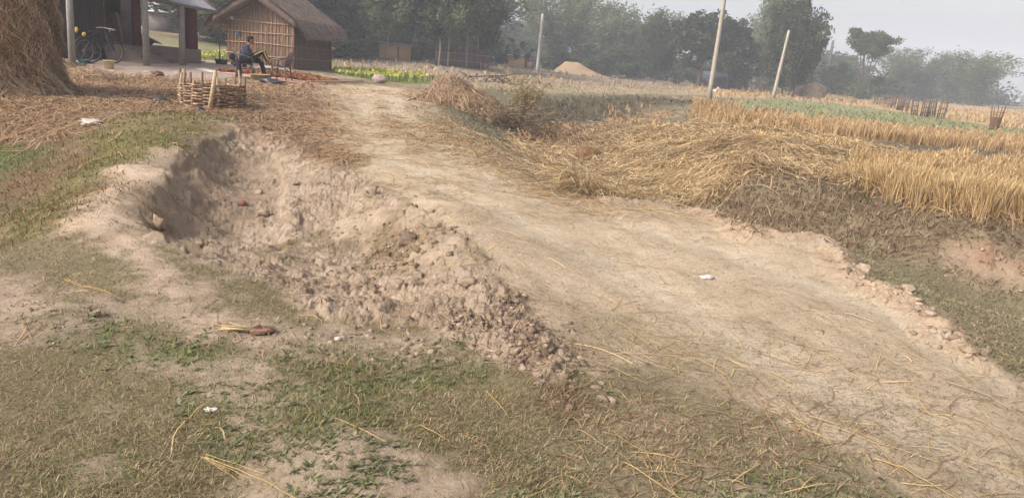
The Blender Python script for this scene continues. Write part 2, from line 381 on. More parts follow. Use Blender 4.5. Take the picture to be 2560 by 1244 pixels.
K['canal'] = soft_poly([(1180,225),(1320,232),(1500,236),(1760,242),(1830,250),(1735,262),(1728,300),(1640,325),(1450,372),(1300,362),(1180,330),(1120,290)], .015, .02, seed=26)
K['reeds'] = soft_poly([(1340,370),(1470,352),(1560,310),(1700,290),(1640,278),(1560,290),(1490,310),(1400,320),(1300,345)], .02, .03, seed=27)
K['pale'] = soft_poly([(1000,214),(1200,206),(1500,214),(1800,228),(1780,240),(1500,234),(1330,231),(1180,224),(1060,222)], .008, .012, seed=28)
K['field'] = soft_poly([(860,136),(1000,150),(1250,166),(1500,190),(1800,216),(1800,228),(1500,214),(1200,206),(1090,210),(1060,200),(860,168)], .01, .012, seed=29)
K['mustard'] = soft_poly([(840,170),(960,183),(1085,202),(1060,209),(930,201),(850,187)], .006, .006, seed=30)
K['mustard2'] = soft_poly([(495,128),(570,136),(570,154),(500,150)], .006, .006, seed=31)
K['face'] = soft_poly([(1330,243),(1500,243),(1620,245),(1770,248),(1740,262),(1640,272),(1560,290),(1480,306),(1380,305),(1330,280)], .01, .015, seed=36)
K['cut'] = soft_poly([(570,324),(640,336),(700,400),(720,600),(640,670),(480,635),(420,600),(368,560),(394,502),(448,426),(500,372)], .005, .018, seed=37)
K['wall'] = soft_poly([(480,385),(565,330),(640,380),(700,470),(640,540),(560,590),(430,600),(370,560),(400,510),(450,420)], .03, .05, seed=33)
K['vbank'] = soft_poly([(850,118),(960,132),(1230,150),(1250,166),(1000,150),(860,136)], .01, .015, seed=34)
K['fallow'] = soft_poly([(380,95),(570,110),(570,136),(480,126),(380,120)], .01, .01, seed=32)

# ground colours (the soil's and the sward's own)
C_ = np.zeros(GX.shape + (3,)); C_[:] = S(128, 117, 88)
n1 = fbm(GX * .9, GY * .9, 4, 50); n2 = fbm(GX * 4, GY * 4, 4, 60); n3 = fbm(GX * 14, GY * 14, 3, 70)
def lay(mask, col, var=None, amt=0.0):
    global C_
    c = np.asarray(col, float)
    if var is not None: c = c + (np.asarray(var) - c) * np.clip(.5 + amt, 0, 1)[..., None]
    C_ = C_ * (1 - mask[..., None]) + c * mask[..., None]
one = np.ones(GX.shape)
lay(one, S(128, 118, 88), S(146, 128, 104), n1 * .9 + n2 * .6)
lay(np.clip(n1 * 2.2 + n2 * 1.8 - .2, 0, 1) * .75, S(178, 160, 138))
lay(K['verge_worn'] * .8, S(168, 150, 124), S(136, 124, 98), n1 * .8 + n2 * 1.0)
lay(K['redweed'] * .9, S(124, 92, 74), S(112, 104, 66), n1 * 1.2 + n2)
lay(K['lush'] * .85, S(112, 112, 62), S(126, 112, 74), n1 + n2 * .8)
lay(K['lush2'], S(90, 104, 60)); lay(K['lush3'] * .5, S(104, 110, 72)); lay(K['lush4'] * .4, S(116, 114, 76), S(134, 118, 88), n1 + n2)
lay(K['vbank'] * .9, S(92, 84, 68), S(108, 88, 76), n1)
lay(K['path'] * np.clip(1.4 + n2 * 1.0, 0, 1), S(202, 180, 156), S(184, 162, 138), n2 + n3 * .5)
for k in ('bare1', 'bare2', 'bare3'): lay(K[k] * np.clip(.9 + n2 * 1.1 + n1 * .6, 0, 1), S(190, 170, 148), S(172, 152, 132), n2)
lay(K['yard_straw'] * .95, S(162, 136, 108), S(142, 112, 88), n1 * .8 + n2 * .7)
lay(K['yard_bare'], S(168, 150, 136), S(178, 160, 146), n1)
lay(K['field'], S(160, 142, 124), S(146, 130, 108), n1 * .7 + fbm(GU * 20, GV * 120, 3, 77) * .8)
lay(K['canal'] * .95, S(116, 112, 88), S(134, 124, 104), n1 + n2)
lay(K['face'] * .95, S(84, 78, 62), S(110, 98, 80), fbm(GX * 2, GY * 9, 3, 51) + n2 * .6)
lay(K['pale'], S(178, 160, 134), S(150, 140, 108), n1)
lay(K['reeds'] * .9, S(170, 136, 100), S(148, 118, 92), n1 + n2)
lay(K['fargold'], S(188, 162, 124), S(172, 146, 112), fbm(GU * 15, GV * 90, 3, 78))
lay(K['green'], S(150, 148, 108), S(138, 140, 98), n1)
lay(K['stub2'], S(150, 118, 76)); lay(K['stub1'], S(140, 112, 76), S(120, 96, 66), n2)
lay(K['bund'], S(124, 112, 96), S(108, 98, 80), n2)
lay(K['bankweed'] * .95, S(118, 100, 82), S(140, 124, 100), n1 + n2)
lay(K['erode'] * np.clip(1.1 + n2, 0, 1), S(166, 148, 126), S(150, 122, 100), n2 * 1.2)
lay(K['verge'], S(146, 134, 108), S(130, 120, 94), n1 + n2 * .5)
lay(K['gold'], S(178, 142, 90), S(156, 122, 74), n2)
lay(K['road'] * np.clip(1.3 + n2 * .6, 0, 1), S(202, 182, 155), S(186, 166, 140), n1 * .8 + n2 * .4)
lay(K['road'] * np.clip(n1 * 1.6 + n2 * 1.3 - .5, 0, 1) * .5, S(156, 142, 114))
ra = ground_hit(1500, 640) - ground_hit(2400, 1100); ra /= np.linalg.norm(ra); nrd = fbm((GX * ra[0] + GY * ra[1]) * .9, (GX * ra[1] - GY * ra[0]) * 5, 5, 150)
lay(K['road'] * (GR < 14) * np.clip(nrd * 2.2 + n2 * .8 - .25, 0, 1) * .5, S(160, 146, 116))
lay(K['pit'], S(184, 164, 142), S(156, 136, 114), n2 * .9 + n3 * .7)
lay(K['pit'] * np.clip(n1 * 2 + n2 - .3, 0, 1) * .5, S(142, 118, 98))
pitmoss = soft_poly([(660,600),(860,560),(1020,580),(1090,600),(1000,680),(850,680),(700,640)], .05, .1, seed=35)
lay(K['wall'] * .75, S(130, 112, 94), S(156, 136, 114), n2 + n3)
lay(pitmoss * np.clip(.4 + n2 * 1.5, 0, 1) * .8, S(112, 100, 68))
lay(K['mustard'], S(120, 130, 60)); lay(K['mustard2'], S(120, 130, 60)); lay(K['fallow'], S(140, 134, 100))
# ruts: two slightly paler, pressed wheel tracks on the road
def track(pts, w):
    W = np.array([ground_hit(*p) for p in pts]); d = np.full(GX.shape, 99.0)
    sel = (GR < 30) & (abs(GU) < .8)
    x, y = GX[sel], GY[sel]; dd = np.full(x.shape, 99.0)
    for i in range(len(W) - 1):
        a, b = W[i], W[i + 1]; ab = b - a
        t = np.clip(((x - a[0]) * ab[0] + (y - a[1]) * ab[1]) / (ab @ ab), 0, 1)
        dd = np.minimum(dd, np.hypot(x - a[0] - t * ab[0], y - a[1] - t * ab[1]))
    d[sel] = dd + fbm(x * 1.5, y * 1.5, 3, 91) * .12
    return np.clip(1 - d / w, 0, 1)
RT = np.maximum(track([(900,250),(930,350),(1100,470),(1500,650),(1900,880),(2560,1200)], .35), track([(960,240),(1040,340),(1250,470),(1800,620),(2250,800),(2560,980)], .4))
lay(RT * .6 * K['road'], S(202, 187, 164))

# relief
det = fbm(GX * 1.3, GY * 1.3, 4, 100) * .03 + fbm(GX * 7, GY * 7, 4, 110) * .012
HT = hsmooth(GX, GY)
soft = 1 - np.clip(K['road'] + K['yard_bare'], 0, 1) * .6
HT = HT + det * soft * np.clip(GR / 2, 0, 1)
pm = np.clip(K['pit'] + K['erode'] * .8, 0, 1)
bil = 1 - abs(fbm(GX * 3.2, GY * 3.2, 4, 120)) * 2
bil2 = 1 - abs(fbm(GX * 11, GY * 11, 3, 130)) * 2
bil3 = 1 - abs(fbm(GX * 24, GY * 24, 3, 135)) * 2
wl = 1 - .45 * K['wall']
HT = HT + pm * wl * .5 * (bil * .04 + (1 - abs(fbm(GX * 1.1, GY * 1.1, 3, 125)) * 2) * .08 - .05 + np.clip(bil2, -.1, 1) * .05 * np.clip(n1 * 2 + n2 * 2 + .35, 0, 1) + bil3 * .016 + n3 * .012)
sel_ = (pm > .02) & (GR < 25); wz = np.zeros(GX.shape)
jx, jy = GX[sel_] + n3[sel_] * .03, GY[sel_] + n2[sel_] * .03
for fq, am, sd2 in ((3.2, .05, 1), (8.5, .035, 7), (20, .016, 13)):
    h_, e_ = worley(jx * fq, jy * fq, sd2); wz[sel_] += (h_ * np.clip(e_ * 6, .25, 1) - .45) * am * np.clip(.55 + fbm(jx * 1.4, jy * 1.4, 2, sd2 + 50) * 1.3, .1, 1.3)
HT = HT + pm * wz * 1.1
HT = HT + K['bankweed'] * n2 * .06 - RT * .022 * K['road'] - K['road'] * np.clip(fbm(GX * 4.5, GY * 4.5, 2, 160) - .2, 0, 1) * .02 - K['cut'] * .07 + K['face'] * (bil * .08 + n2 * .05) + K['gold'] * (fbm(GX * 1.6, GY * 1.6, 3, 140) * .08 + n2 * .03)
# crumbled lip where the made road ends over the ditch
lipw = track([(1480,510),(1600,516),(1740,532),(1870,590),(2080,614),(2120,690),(2300,785),(2420,890)], .28)
HT = HT + lipw * (.05 + .06 * np.clip(bil, -.5, 1))
lay(np.clip(lipw * 1.6, 0, 1) * .8, S(196, 172, 146), S(180, 154, 128), n3)
def hgt(x, y):
    u, v = uv(np.asarray(x, float), np.asarray(y, float)); return _look(HT, U, Vv, u, v)
def mask_at(k, x, y):
    u, v = uv(x, y); return _look(K[k] if isinstance(k, str) else k, U, Vv, u, v)
def G(px, py):
    p = ground_hit(px, py); return np.array([p[0], p[1], float(hgt(p[0], p[1]))])

def ground_material():
    m = bpy.data.materials.new('ground_soil'); m.use_nodes = True; t = m.node_tree; t.nodes.clear(); N = t.nodes.new; L = t.links.new
    a = N('ShaderNodeAttribute'); a.attribute_name = 'Col'; g = N('ShaderNodeTexCoord')
    def noise(sc, det_=6, ro=.7):
        n = N('ShaderNodeTexNoise'); n.inputs['Scale'].default_value = sc; n.inputs['Detail'].default_value = det_; n.inputs['Roughness'].default_value = ro; L(g.outputs['Object'], n.inputs['Vector']); return n
    n_f = noise(42, 10, .8); n_m = noise(3.5, 6)
    def rng_(n, lo, hi):
        r = N('ShaderNodeMapRange'); r.inputs[1].default_value = .3; r.inputs[2].default_value = .7; r.inputs[3].default_value = lo; r.inputs[4].default_value = hi; L(n.outputs['Fac'], r.inputs[0]); return r
    mu = N('ShaderNodeMath'); mu.operation = 'MULTIPLY'; L(rng_(n_f, .74, 1.24).outputs[0], mu.inputs[0]); L(rng_(n_m, .88, 1.12).outputs[0], mu.inputs[1])
    vm = N('ShaderNodeVectorMath'); vm.operation = 'SCALE'; L(a.outputs['Color'], vm.inputs[0]); L(mu.outputs[0], vm.inputs['Scale'])
    p = N('ShaderNodeBsdfPrincipled'); p.inputs['Roughness'].default_value = .95; p.inputs['Specular IOR Level'].default_value = .1
    L(vm.outputs[0], p.inputs['Base Color'])
    nb = noise(34, 8, .8); nb2 = noise(9, 5)
    ad = N('ShaderNodeMath'); ad.operation = 'ADD'; L(nb.outputs['Fac'], ad.inputs[0]); L(nb2.outputs['Fac'], ad.inputs[1])
    b = N('ShaderNodeBump'); b.inputs['Strength'].default_value = .8; b.inputs['Distance'].default_value = .02; L(ad.outputs[0], b.inputs['Height']); L(b.outputs[0], p.inputs['Normal'])
    o = N('ShaderNodeOutputMaterial'); L(p.outputs[0], o.inputs[0]); return m
nu, nv = GX.shape
mb = MB()
ii = np.arange(nu)[:, None]; jj = np.arange(nv - 1)[None]; i2 = (ii + 1) % nu
F = np.stack([ii * nv + jj, ii * nv + jj + 1, i2 * nv + jj + 1, i2 * nv + jj], -1).reshape(-1, 4)
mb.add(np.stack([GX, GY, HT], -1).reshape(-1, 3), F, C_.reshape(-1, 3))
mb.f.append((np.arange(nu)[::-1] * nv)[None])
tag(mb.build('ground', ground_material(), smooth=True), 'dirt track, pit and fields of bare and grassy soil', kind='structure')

# ------------------------------------------------------------------ scattering on the ground by the area each patch shows
CELL = np.zeros(GX.shape)
_du = np.gradient(U)[:, None]; _dv = np.gradient(Vv)[None]
CELL = _du * 760 * _dv * 760 * CAMZ / GR
CELL[(abs(GU) > radians(41)) | (GR < 1.7)] = 0
def scatter(mask, dens, seed, rmax=200):
    """points (x, y, r) with `dens` points per rendered pixel where mask = 1"""
    g = np.random.default_rng(seed)
    w = (CELL * np.clip(mask, 0, 1) * (GR < rmax)).ravel(); n = int(w.sum() * dens)
    if n < 1: return np.zeros(0), np.zeros(0), np.zeros(0)
    cw = np.cumsum(w); k = np.searchsorted(cw, g.random(n) * cw[-1]); k = np.minimum(k, len(w) - 1)
    i, j = np.divmod(k, nv)
    u = U[i] + (g.random(n) - .5) * np.gradient(U)[i]; v = Vv[j] + (g.random(n) - .5) * np.gradient(Vv)[j]
    r = np.exp(v); return np.sin(u) * r, np.cos(u) * r, r
def pick(cols, n, g, jit=.15):
    c = np.array(cols)[g.integers(0, len(cols), n)]
    return c * (1 + jit * (g.random((n, 1)) * 2 - 1))
def blades(mb, mask, dens, seed, length, width, cols, lie=.5, rmax=60, curve=.3):
    """short leaves of grass; lie = how flat they lean"""
    x, y, r = scatter(mask, dens, seed, rmax); n = len(x); g = np.random.default_rng(seed + 1)
    if not n: return
    z = hgt(x, y) - .004
    L = length * (.5 + g.random(n)) * (1 + np.clip(r - 6, 0, 40) * .05); az = g.random(n) * 2 * pi
    el = np.clip(g.normal(1 - lie, .35, n), .02, 1.4)
    d = np.stack([np.cos(az) * np.cos(el), np.sin(az) * np.cos(el), np.sin(el)], 1)
    p0 = np.stack([x, y, z], 1); p1 = p0 + d * (L * .55)[:, None]
    d2 = d.copy(); d2[:, 2] -= curve; p2 = p1 + d2 * (L * .45)[:, None]
    side = np.stack([-np.sin(az), np.cos(az), (g.random(n) - .5) * .8], 1)
    W = width * np.maximum(1, r / 4.0) * (.6 + .8 * g.random(n))
    Wk = np.stack([W, W * .85, W * .12], 1)
    mb.strands(np.stack([p0, p1, p2], 1), Wk, side, pick(cols, n, g))
def straws(mb, mask, dens, seed, length, width, cols, lift=.02, rmax=80, heading=None, spread=pi, flat=True):
    x, y, r = scatter(mask, dens, seed, rmax); n = len(x); g = np.random.default_rng(seed + 1)
    if not n: return
    L = length * (.35 + 1.3 * g.random(n) ** 1.5); az = (g.random(n) * 2 - 1) * spread + (heading if heading is not None else 0)
    bend = g.normal(0, .5, n)
    P = []
    cx, cy = x.copy(), y.copy()
    lf = g.random(n) * lift * np.maximum(1, r / 8)
    tilt = g.normal(0, .12, n)
    for k in range(4):
        t = k / 3
        P.append(np.stack([cx, cy, hgt(cx, cy) + .003 + lf * (.3 + math.sin(t * pi)) + tilt * L * (t - .5) * (lift > .03)], 1))
        a = az + bend * t; cx = cx + np.cos(a) * L / 3; cy = cy + np.sin(a) * L / 3
    side = np.stack([-np.sin(az), np.cos(az), (g.random(n) - .5) * .9], 1)
    W = width * np.maximum(1, r / 7.0) * (.6 + .8 * g.random(n))
    mb.strands(np.stack(P, 1), W, side, pick(cols, n, g))
bare = np.clip(K['road'] + K['pit'] + K['path'] + K['yard_bare'] + K['erode'] + (K['bare1'] + K['bare2'] * 1.6 + K['bare3'] * .8) * np.clip(1.0 + n2, 0, 1) + K['verge_worn'] * .5 + np.clip(n1 * 2.2 + n2 * 1.8 - .2, 0, 1) * .8, 0, 1)
dry = [S(176, 156, 122), S(150, 128, 100), S(196, 178, 144), S(124, 102, 78), S(160, 144, 106)]
grn = [S(120, 130, 74), S(104, 116, 64), S(144, 148, 92), S(88, 98, 56)]
G1 = MB()
notfield = 1 - np.clip(K['gold'] + K['stub1'] + K['stub2'] + K['field'] + K['fargold'] + K['canal'] + K['yard_straw'] * .9 + K['bund'] + K['green'], 0, 1)
base_m = notfield * (1 - bare * .95) * (GR < 26)
gm = np.clip(.55 + n1 * 1.5 + n2 * .8 + K['lush3'] * .4 + K['lush4'] * .3 + K['lush'] * .3 - K['redweed'] * .7, 0, 1)
blades(G1, base_m * (1 - gm), 1.0, 11, .034, .0026, dry, lie=.7)
blades(G1, base_m * gm, .9, 12, .03, .003, grn + [dry[0], dry[4]], lie=.6)
blades(G1, np.clip(K['lush'] + K['lush2'] + K['lush3'] * .35 * (n1 > -.1) + K['lush4'] * .25, 0, 1) * (1 - K['pit']) * (1 - K['path'] * .8), .5, 13, .055, .004, [S(114, 122, 70), S(130, 132, 80), S(102, 110, 62), dry[1], dry[4]], lie=.4)
blades(G1, K['redweed'], .6, 14, .06, .0035, [S(138, 102, 80), S(124, 92, 72), S(146, 118, 88), S(116, 112, 72)], lie=.55)
blades(G1, K['bankweed'] * (1 - K['erode'] * .8), 1.5, 15, .085, .004, [S(142, 118, 96), S(160, 140, 112), S(126, 118, 82), S(122, 98, 80), S(150, 140, 104), S(144, 112, 94), S(176, 158, 130)], lie=.5)
blades(G1, K['verge'], .9, 16, .04, .0035, [S(152, 140, 112), S(136, 126, 96), S(166, 152, 126), S(122, 118, 86)], lie=.75)
blades(G1, K['road'] * np.clip(nrd * 2.6 + n2 * .9 - .45, 0, 1) + K['verge_worn'] * np.clip(.5 + n2, 0, 1), .5, 17, .022, .003, [S(134, 124, 92), S(120, 114, 78), S(150, 136, 106)], lie=.85)
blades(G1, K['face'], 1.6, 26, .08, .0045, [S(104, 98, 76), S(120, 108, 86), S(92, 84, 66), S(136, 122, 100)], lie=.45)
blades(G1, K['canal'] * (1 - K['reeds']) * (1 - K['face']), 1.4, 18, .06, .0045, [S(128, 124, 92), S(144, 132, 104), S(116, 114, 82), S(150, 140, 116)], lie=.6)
blades(G1, pitmoss * np.clip(n2 * 2 + n1 + .2, 0, 1) * 1.0 + K['path'] * np.clip(n2 * 2 - .6, 0, 1), .4, 19, .035, .0035, [S(104, 108, 58), S(120, 112, 72), S(110, 86, 62)], lie=.5)
blades(G1, K['bund'] + K['pale'] * .3 , .8, 20, .06, .004, [S(120, 112, 90), S(104, 100, 74)], lie=.5)
blades(G1, K['green'], 1.0, 21, .09, .004, [S(148, 146, 104), S(134, 138, 92), S(160, 156, 118)], lie=.5, rmax=90)
def weeds(mb, mask, dens, seed, size, cols, per=7):
    x, y, r = scatter(mask, dens, seed, 14); n = len(x); g = np.random.default_rng(seed)
    x = np.repeat(x, per); y = np.repeat(y, per); r = np.repeat(r, per); N_ = n * per; az = g.random(N_) * 2 * pi; el = g.uniform(.05, .7, N_); L = size * (.5 + .8 * g.random(N_))
    p0 = np.stack([x, y, hgt(x, y)], 1); d = np.stack([np.cos(az) * np.cos(el), np.sin(az) * np.cos(el), np.sin(el)], 1); p1 = p0 + d * (L * .5)[:, None]; p2 = p0 + d * L[:, None] - [0, 0, .004]
    mb.strands(np.stack([p0, p1, p2], 1), np.stack([L * .08, L * .36, L * .05], 1), np.stack([-np.sin(az), np.cos(az), 0 * az], 1), pick(cols, N_, g, .18))
wg_ = [S(134, 134, 98), S(118, 120, 84), S(150, 146, 114), S(108, 108, 76)]
weeds(G1, np.clip(K['lush4'] * (n1 > -.05) + K['bare2'] * (n2 > .15) + (GR < 3.6) * (n1 > .15), 0, 1) * (1 - K['road']), .013, 23, .032, wg_)
weeds(G1, K['lush3'] * (n2 > -.1), .02, 24, .035, wg_[:2] + [S(110, 128, 76)])
tag(G1.build('short_grass', M_GRASS), 'short matted grass and low weeds over the ground', 'grass', kind='stuff')

# ------------------------------------------------------------------ straw, stubble, crops, clods
gold = [S(196, 168, 122), S(180, 150, 104), S(212, 188, 146), S(160, 130, 90), S(190, 164, 124)]
brown = [S(184, 154, 120), S(160, 130, 100), S(200, 172, 138), S(140, 112, 88), S(174, 144, 110)]
Lit = MB()
straws(Lit, K['yard_straw'] * (1 - K['yard_bare']), 2.6, 31, .32, .0042, brown + [S(176, 140, 104), S(196, 160, 118)], lift=.03)
roadtop = np.clip(1 - (GR - 9) / 5, 0, 1)
mid = K['road'] * np.clip((GR - 5) / 5, 0, 1)
straws(Lit, mid * np.clip((GR - 7) / 6, .05, 1) * np.clip(.4 + n1 * .9 + n2 * .9, 0, 1), .9, 32, .28, .004, [S(206, 178, 136), S(186, 150, 104), S(172, 136, 96), S(214, 190, 150)], lift=.015, heading=.2, spread=1.6)
edge_gold = soft_poly([(1040,300),(1140,290),(1300,380),(1400,470),(1480,520),(1480,530),(1380,500),(1200,420),(1050,360)], .05, .08, seed=40)
straws(Lit, edge_gold * (1 - K['canal'] * .7), .5, 33, .34, .0045, gold + brown[:2], lift=.03)
straws(Lit, K['road'] * (1 - mid), .006, 34, .26, .0042, [S(216, 190, 140), S(190, 156, 104), S(150, 122, 92)], lift=.01, spread=pi)
straws(Lit, K['road'] * (1 - mid * .5), .09, 35, .045, .0026, [S(140, 124, 100), S(160, 142, 114), S(124, 108, 86), S(190, 168, 138)], lift=.005)
straws(Lit, (K['path'] + K['pit'] * .6 + K['bare1'] + K['verge_worn'] * .8 + K['verge'] * .5), .03, 36, .14, .0035, [S(150, 126, 96), S(190, 160, 118), S(120, 98, 76)], lift=.012)
straws(Lit, base_m * np.clip(n1 * 2.5 + .1, 0, 1), .003, 37, .22, .004, [S(196, 168, 120), S(160, 132, 96)], lift=.02)
straws(Lit, K['lush'], .025, 38, .3, .005, [S(196, 164, 110), S(176, 150, 100)], lift=.03)
straws(Lit, K['pale'] + K['reeds'] * .5, .3, 39, .3, .004, brown + gold[:1], lift=.03)
tag(Lit.build('straw_litter', M_STRAW), 'loose dry rice straw strewn over track and yard', 'straw', kind='stuff')

GS = MB()   # deep golden straw thrown over the ditch side
def heap_straws(mb, mask, dens, seed, length, width, cols, lift):
    x, y, r = scatter(mask, dens, seed, 60); n = len(x); g = np.random.default_rng(seed + 1)
    L = length * (.4 + 1.1 * g.random(n)); f = fbm(x * .55, y * .55, 2, 222) * 2.2 + fbm(x * 1.7, y * 1.7, 2, 223) * .8
    az = -1.1 + f * .8 + g.normal(0, .75, n); bend = g.normal(0, .9, n); base = g.random(n) ** 1.3 * lift * (1 + .8 * fbm(x * 1.2, y * 1.2, 2, 224))
    P = []; cx, cy = x.copy(), y.copy(); tilt = g.normal(0, .16, n)
    for k in range(5):
        t = k / 4
        P.append(np.stack([cx, cy, hgt(cx, cy) + .01 + np.maximum(base + .08 * math.sin(t * pi) * g.random(n) + tilt * L * (t - .5), 0)], 1))
        a = az + bend * t; cx = cx + np.cos(a) * L / 4; cy = cy + np.sin(a) * L / 4
    side = np.stack([-np.sin(az), np.cos(az), (g.random(n) - .5) * 1.2], 1)
    mb.strands(np.stack(P, 1), width * np.maximum(1, r / 5.5) * (.6 + .8 * g.random(n)), side, pick(cols, n, g, .2) * (1 + .3 * fbm(x * 1.3, y * 1.3, 3, 226) + .15 * fbm(x * 5, y * 5, 2, 227))[:, None])
heap_straws(GS, K['gold'], 5.5, 41, .5, .003, gold + [S(150, 120, 82), S(228, 204, 160)], .13)
heap_straws(GS, K['reeds'], 2.2, 43, .35, .0045, brown + [S(200, 164, 112)], .14)
heap_straws(GS, np.clip(lipw, 0, 1) * 0 + soft_poly([(1640,470),(1860,420),(1960,440),(1900,480),(1760,530)], .05, .1, seed=45), .12, 47, .35, .005, gold + brown, .1)
tag(GS.build('golden_straw', M_STRAW), 'thick golden rice straw thrown over the ditch side', 'straw', kind='stuff')

ST = MB()
def stubble(mb, mask, dens, seed, per, h, width, cols, lean=.12, rmax=60, clump=.04):
    x, y, r = scatter(mask, dens, seed, rmax); n = len(x); g = np.random.default_rng(seed + 1)
    # snap to planted hills
    sp = .2
    x = np.round(x / sp + .15 * g.standard_normal(n)) * sp; y = np.round(y / sp + .15 * g.standard_normal(n)) * sp
    x = np.repeat(x, per); y = np.repeat(y, per); r = np.repeat(r, per); n = len(x)
    hx = _hash(np.round(x / sp), np.round(y / sp), 5); 
    x = x + g.normal(0, clump, n); y = y + g.normal(0, clump, n)
    L = h * (.65 + .45 * g.random(n)) * (.8 + .4 * hx); tx = g.normal(0, lean, n) + (hx - .5) * .3; ty = g.normal(0, lean, n)
    z = hgt(x, y) - .01
    p0 = np.stack([x, y, z], 1); p1 = p0 + np.stack([tx * L, ty * L, L], 1) * .55; p2 = p1 + np.stack([tx * 1.5 * L, ty * 1.5 * L, L * .95], 1) * .45
    a = g.random(n) * pi; side = np.stack([np.cos(a), np.sin(a), np.zeros(n)], 1)
    mb.strands(np.stack([p0, p1, p2], 1), width * np.maximum(1, r / 6) * (.6 + .8 * g.random(n)), side, pick(cols, n, g, .2))
sg = [S(200, 168, 116), S(184, 150, 102), S(212, 184, 138), S(162, 130, 90), S(196, 170, 128)]
so = [S(198, 166, 120), S(182, 150, 106), S(208, 180, 136), S(164, 134, 96)]
stubble(ST, K['stub1'], .13, 51, 34, .38, .003, sg, lean=.16, clump=.035)
straws(ST, K['stub1'], .9, 53, .35, .005, sg + brown, lift=.08)
stubble(ST, K['stub2'], .3, 55, 20, .34, .003, so, lean=.1)
x_ = K['stub2'] * 0 + soft_poly([(1760,300),(2060,345),(2200,378),(2120,392),(1950,372),(1780,330)], .02, .03, seed=57)
stubble(ST, x_ * (1 - K['bund']), .05, 58, 10, .28, .006, sg, lean=.25)
stubble(ST, K['fargold'], .35, 60, 5, .28, .006, so + [S(196, 170, 128)], lean=.1, rmax=150)
stubble(ST, K['field'], .16, 62, 3, .16, .005, [S(176, 156, 132), S(156, 136, 112), S(190, 172, 150)], lean=.2, rmax=120)
stubble(ST, soft_poly([(1860,560),(1500,268),(1640,266),(1700,262),(1600,278)], .01, .02, seed=63) * K['canal'], .1, 64, 5, .3, .006, sg, rmax=60)
row = np.clip(fbm(GU * 9, GV * 60, 2, 79) * 3 - .6, 0, 1)
stubble(ST, K['field'] * row, .3, 66, 5, .3, .006, [S(190, 168, 132), S(172, 148, 112), S(206, 184, 146)], lean=.15, rmax=120)
tag(ST.build('rice_stubble', M_STRAW), 'standing cut rice stubble in the dry paddies', 'stubble', kind='stuff')

MU = MB()
def flowers(mask, dens, seed):
    x, y, r = scatter(mask, dens, seed, 90); n = len(x); g = np.random.default_rng(seed)
    z = hgt(x, y); h = .10 + .16 * g.random(n)
    a = g.random(n) * pi; side = np.stack([np.cos(a), np.sin(a), np.zeros(n)], 1)
    p0 = np.stack([x, y, z], 1); p2 = p0 + np.stack([g.normal(0, .05, n), g.normal(0, .05, n), h], 1)
    MU.strands(np.stack([p0, (p0 + p2) / 2, p2], 1), .03 + .03 * g.random(n), side, pick([S(124, 136, 78), S(110, 122, 70), S(144, 150, 96)], n, g))
    k = g.random(n) < .6
    q = p2[k]; m = len(q); s2 = np.cross(side[k], [0, 0, 1]) * .7 + side[k] * .3; q1 = q + np.stack([g.normal(0, .02, m), g.normal(0, .02, m), .05 + .05 * g.random(m)], 1)
    MU.strands(np.stack([q, q1], 1), .05 + .06 * g.random(m), side[k], pick([S(204, 196, 88), S(214, 206, 110), S(188, 188, 84)], m, g))
flowers(K['mustard'], 1.0, 71); flowers(K['mustard2'], 1.0, 72)
tag(MU.build('mustard_crop', vmat('mustard', .7, 4, .15, trans=.25)), 'flowering yellow mustard beside the hut and shed', 'mustard', kind='stuff')

CL = MB()   # broken earth in and around the pit
import bmesh
_bm = bmesh.new(); bmesh.ops.create_icosphere(_bm, subdivisions=1, radius=1)
_bm.free()
_iv = np.array([[x, y, z] for x in (-.62, .62) for y in (-.62, .62) for z in (-.62, .62)] + [[0, 0, .95], [.9, 0, .1], [-.85, .1, 0]])
_cf = np.array([[0, 4, 5], [0, 5, 1], [2, 3, 7], [2, 7, 6], [0, 2, 6], [0, 6, 4], [1, 5, 8], [5, 7, 8], [7, 3, 8], [3, 1, 8], [4, 6, 9], [6, 7, 9], [7, 5, 9], [5, 4, 9], [0, 1, 10], [1, 3, 10], [3, 2, 10], [2, 0, 10]])
def clods(mask, dens, seed, smin, smax, cols, flat=.6):
    x, y, r = scatter(mask, dens, seed, 40); n = len(x); g = np.random.default_rng(seed)
    s = smin + (smax - smin) * g.random(n) ** 3
    V = _iv[None] * (1 + .9 * (g.random((n, len(_iv), 1)) - .5)) * (s[:, None] * (.5 + .9 * g.random((n, 3))))[:, None, :]
    V[:, :, 2] *= flat
    a = g.random(n) * 2 * pi; c, s_ = np.cos(a), np.sin(a)
    V = np.stack([V[:, :, 0] * c[:, None] - V[:, :, 1] * s_[:, None], V[:, :, 0] * s_[:, None] + V[:, :, 1] * c[:, None], V[:, :, 2]], -1)
    V += np.stack([x, y, hgt(x, y) + s * .0], 1)[:, None]
    F = (_cf[None] + (np.arange(n) * len(_iv))[:, None, None]).reshape(-1, 3)
    CL.add(V.reshape(-1, 3), F, np.repeat(pick(cols, n, g, .08), len(_iv), 0))
cc = [S(174, 154, 136), S(160, 140, 122), S(184, 164, 146), S(144, 124, 106)]
clods(K['pit'] * np.clip(n2 * 2 + n1 + .1, 0, 1), .12, 81, .005, .024, cc)
clods(K['pit'] * np.clip(n1 * 2 + n2, 0, 1), .012, 82, .015, .045, cc)
clods(pitmoss, .06, 83, .012, .05, [S(158, 136, 112), S(168, 146, 122), S(142, 122, 98)])
clods(np.clip(K['bare1'] + K['bare3'] * .6 + K['erode'] + lipw * .5, 0, 1), .02, 84, .01, .04, cc)
clods(np.clip(lipw * 1.4 - .2, 0, 1) * np.clip(n2 * 2 + .6, 0, 1), .05, 87, .015, .05, [S(196, 174, 148), S(182, 160, 136)])
ridge = track([(1000,500),(1080,545),(1200,650),(1280,740),(1360,860),(1420,960)], .35)
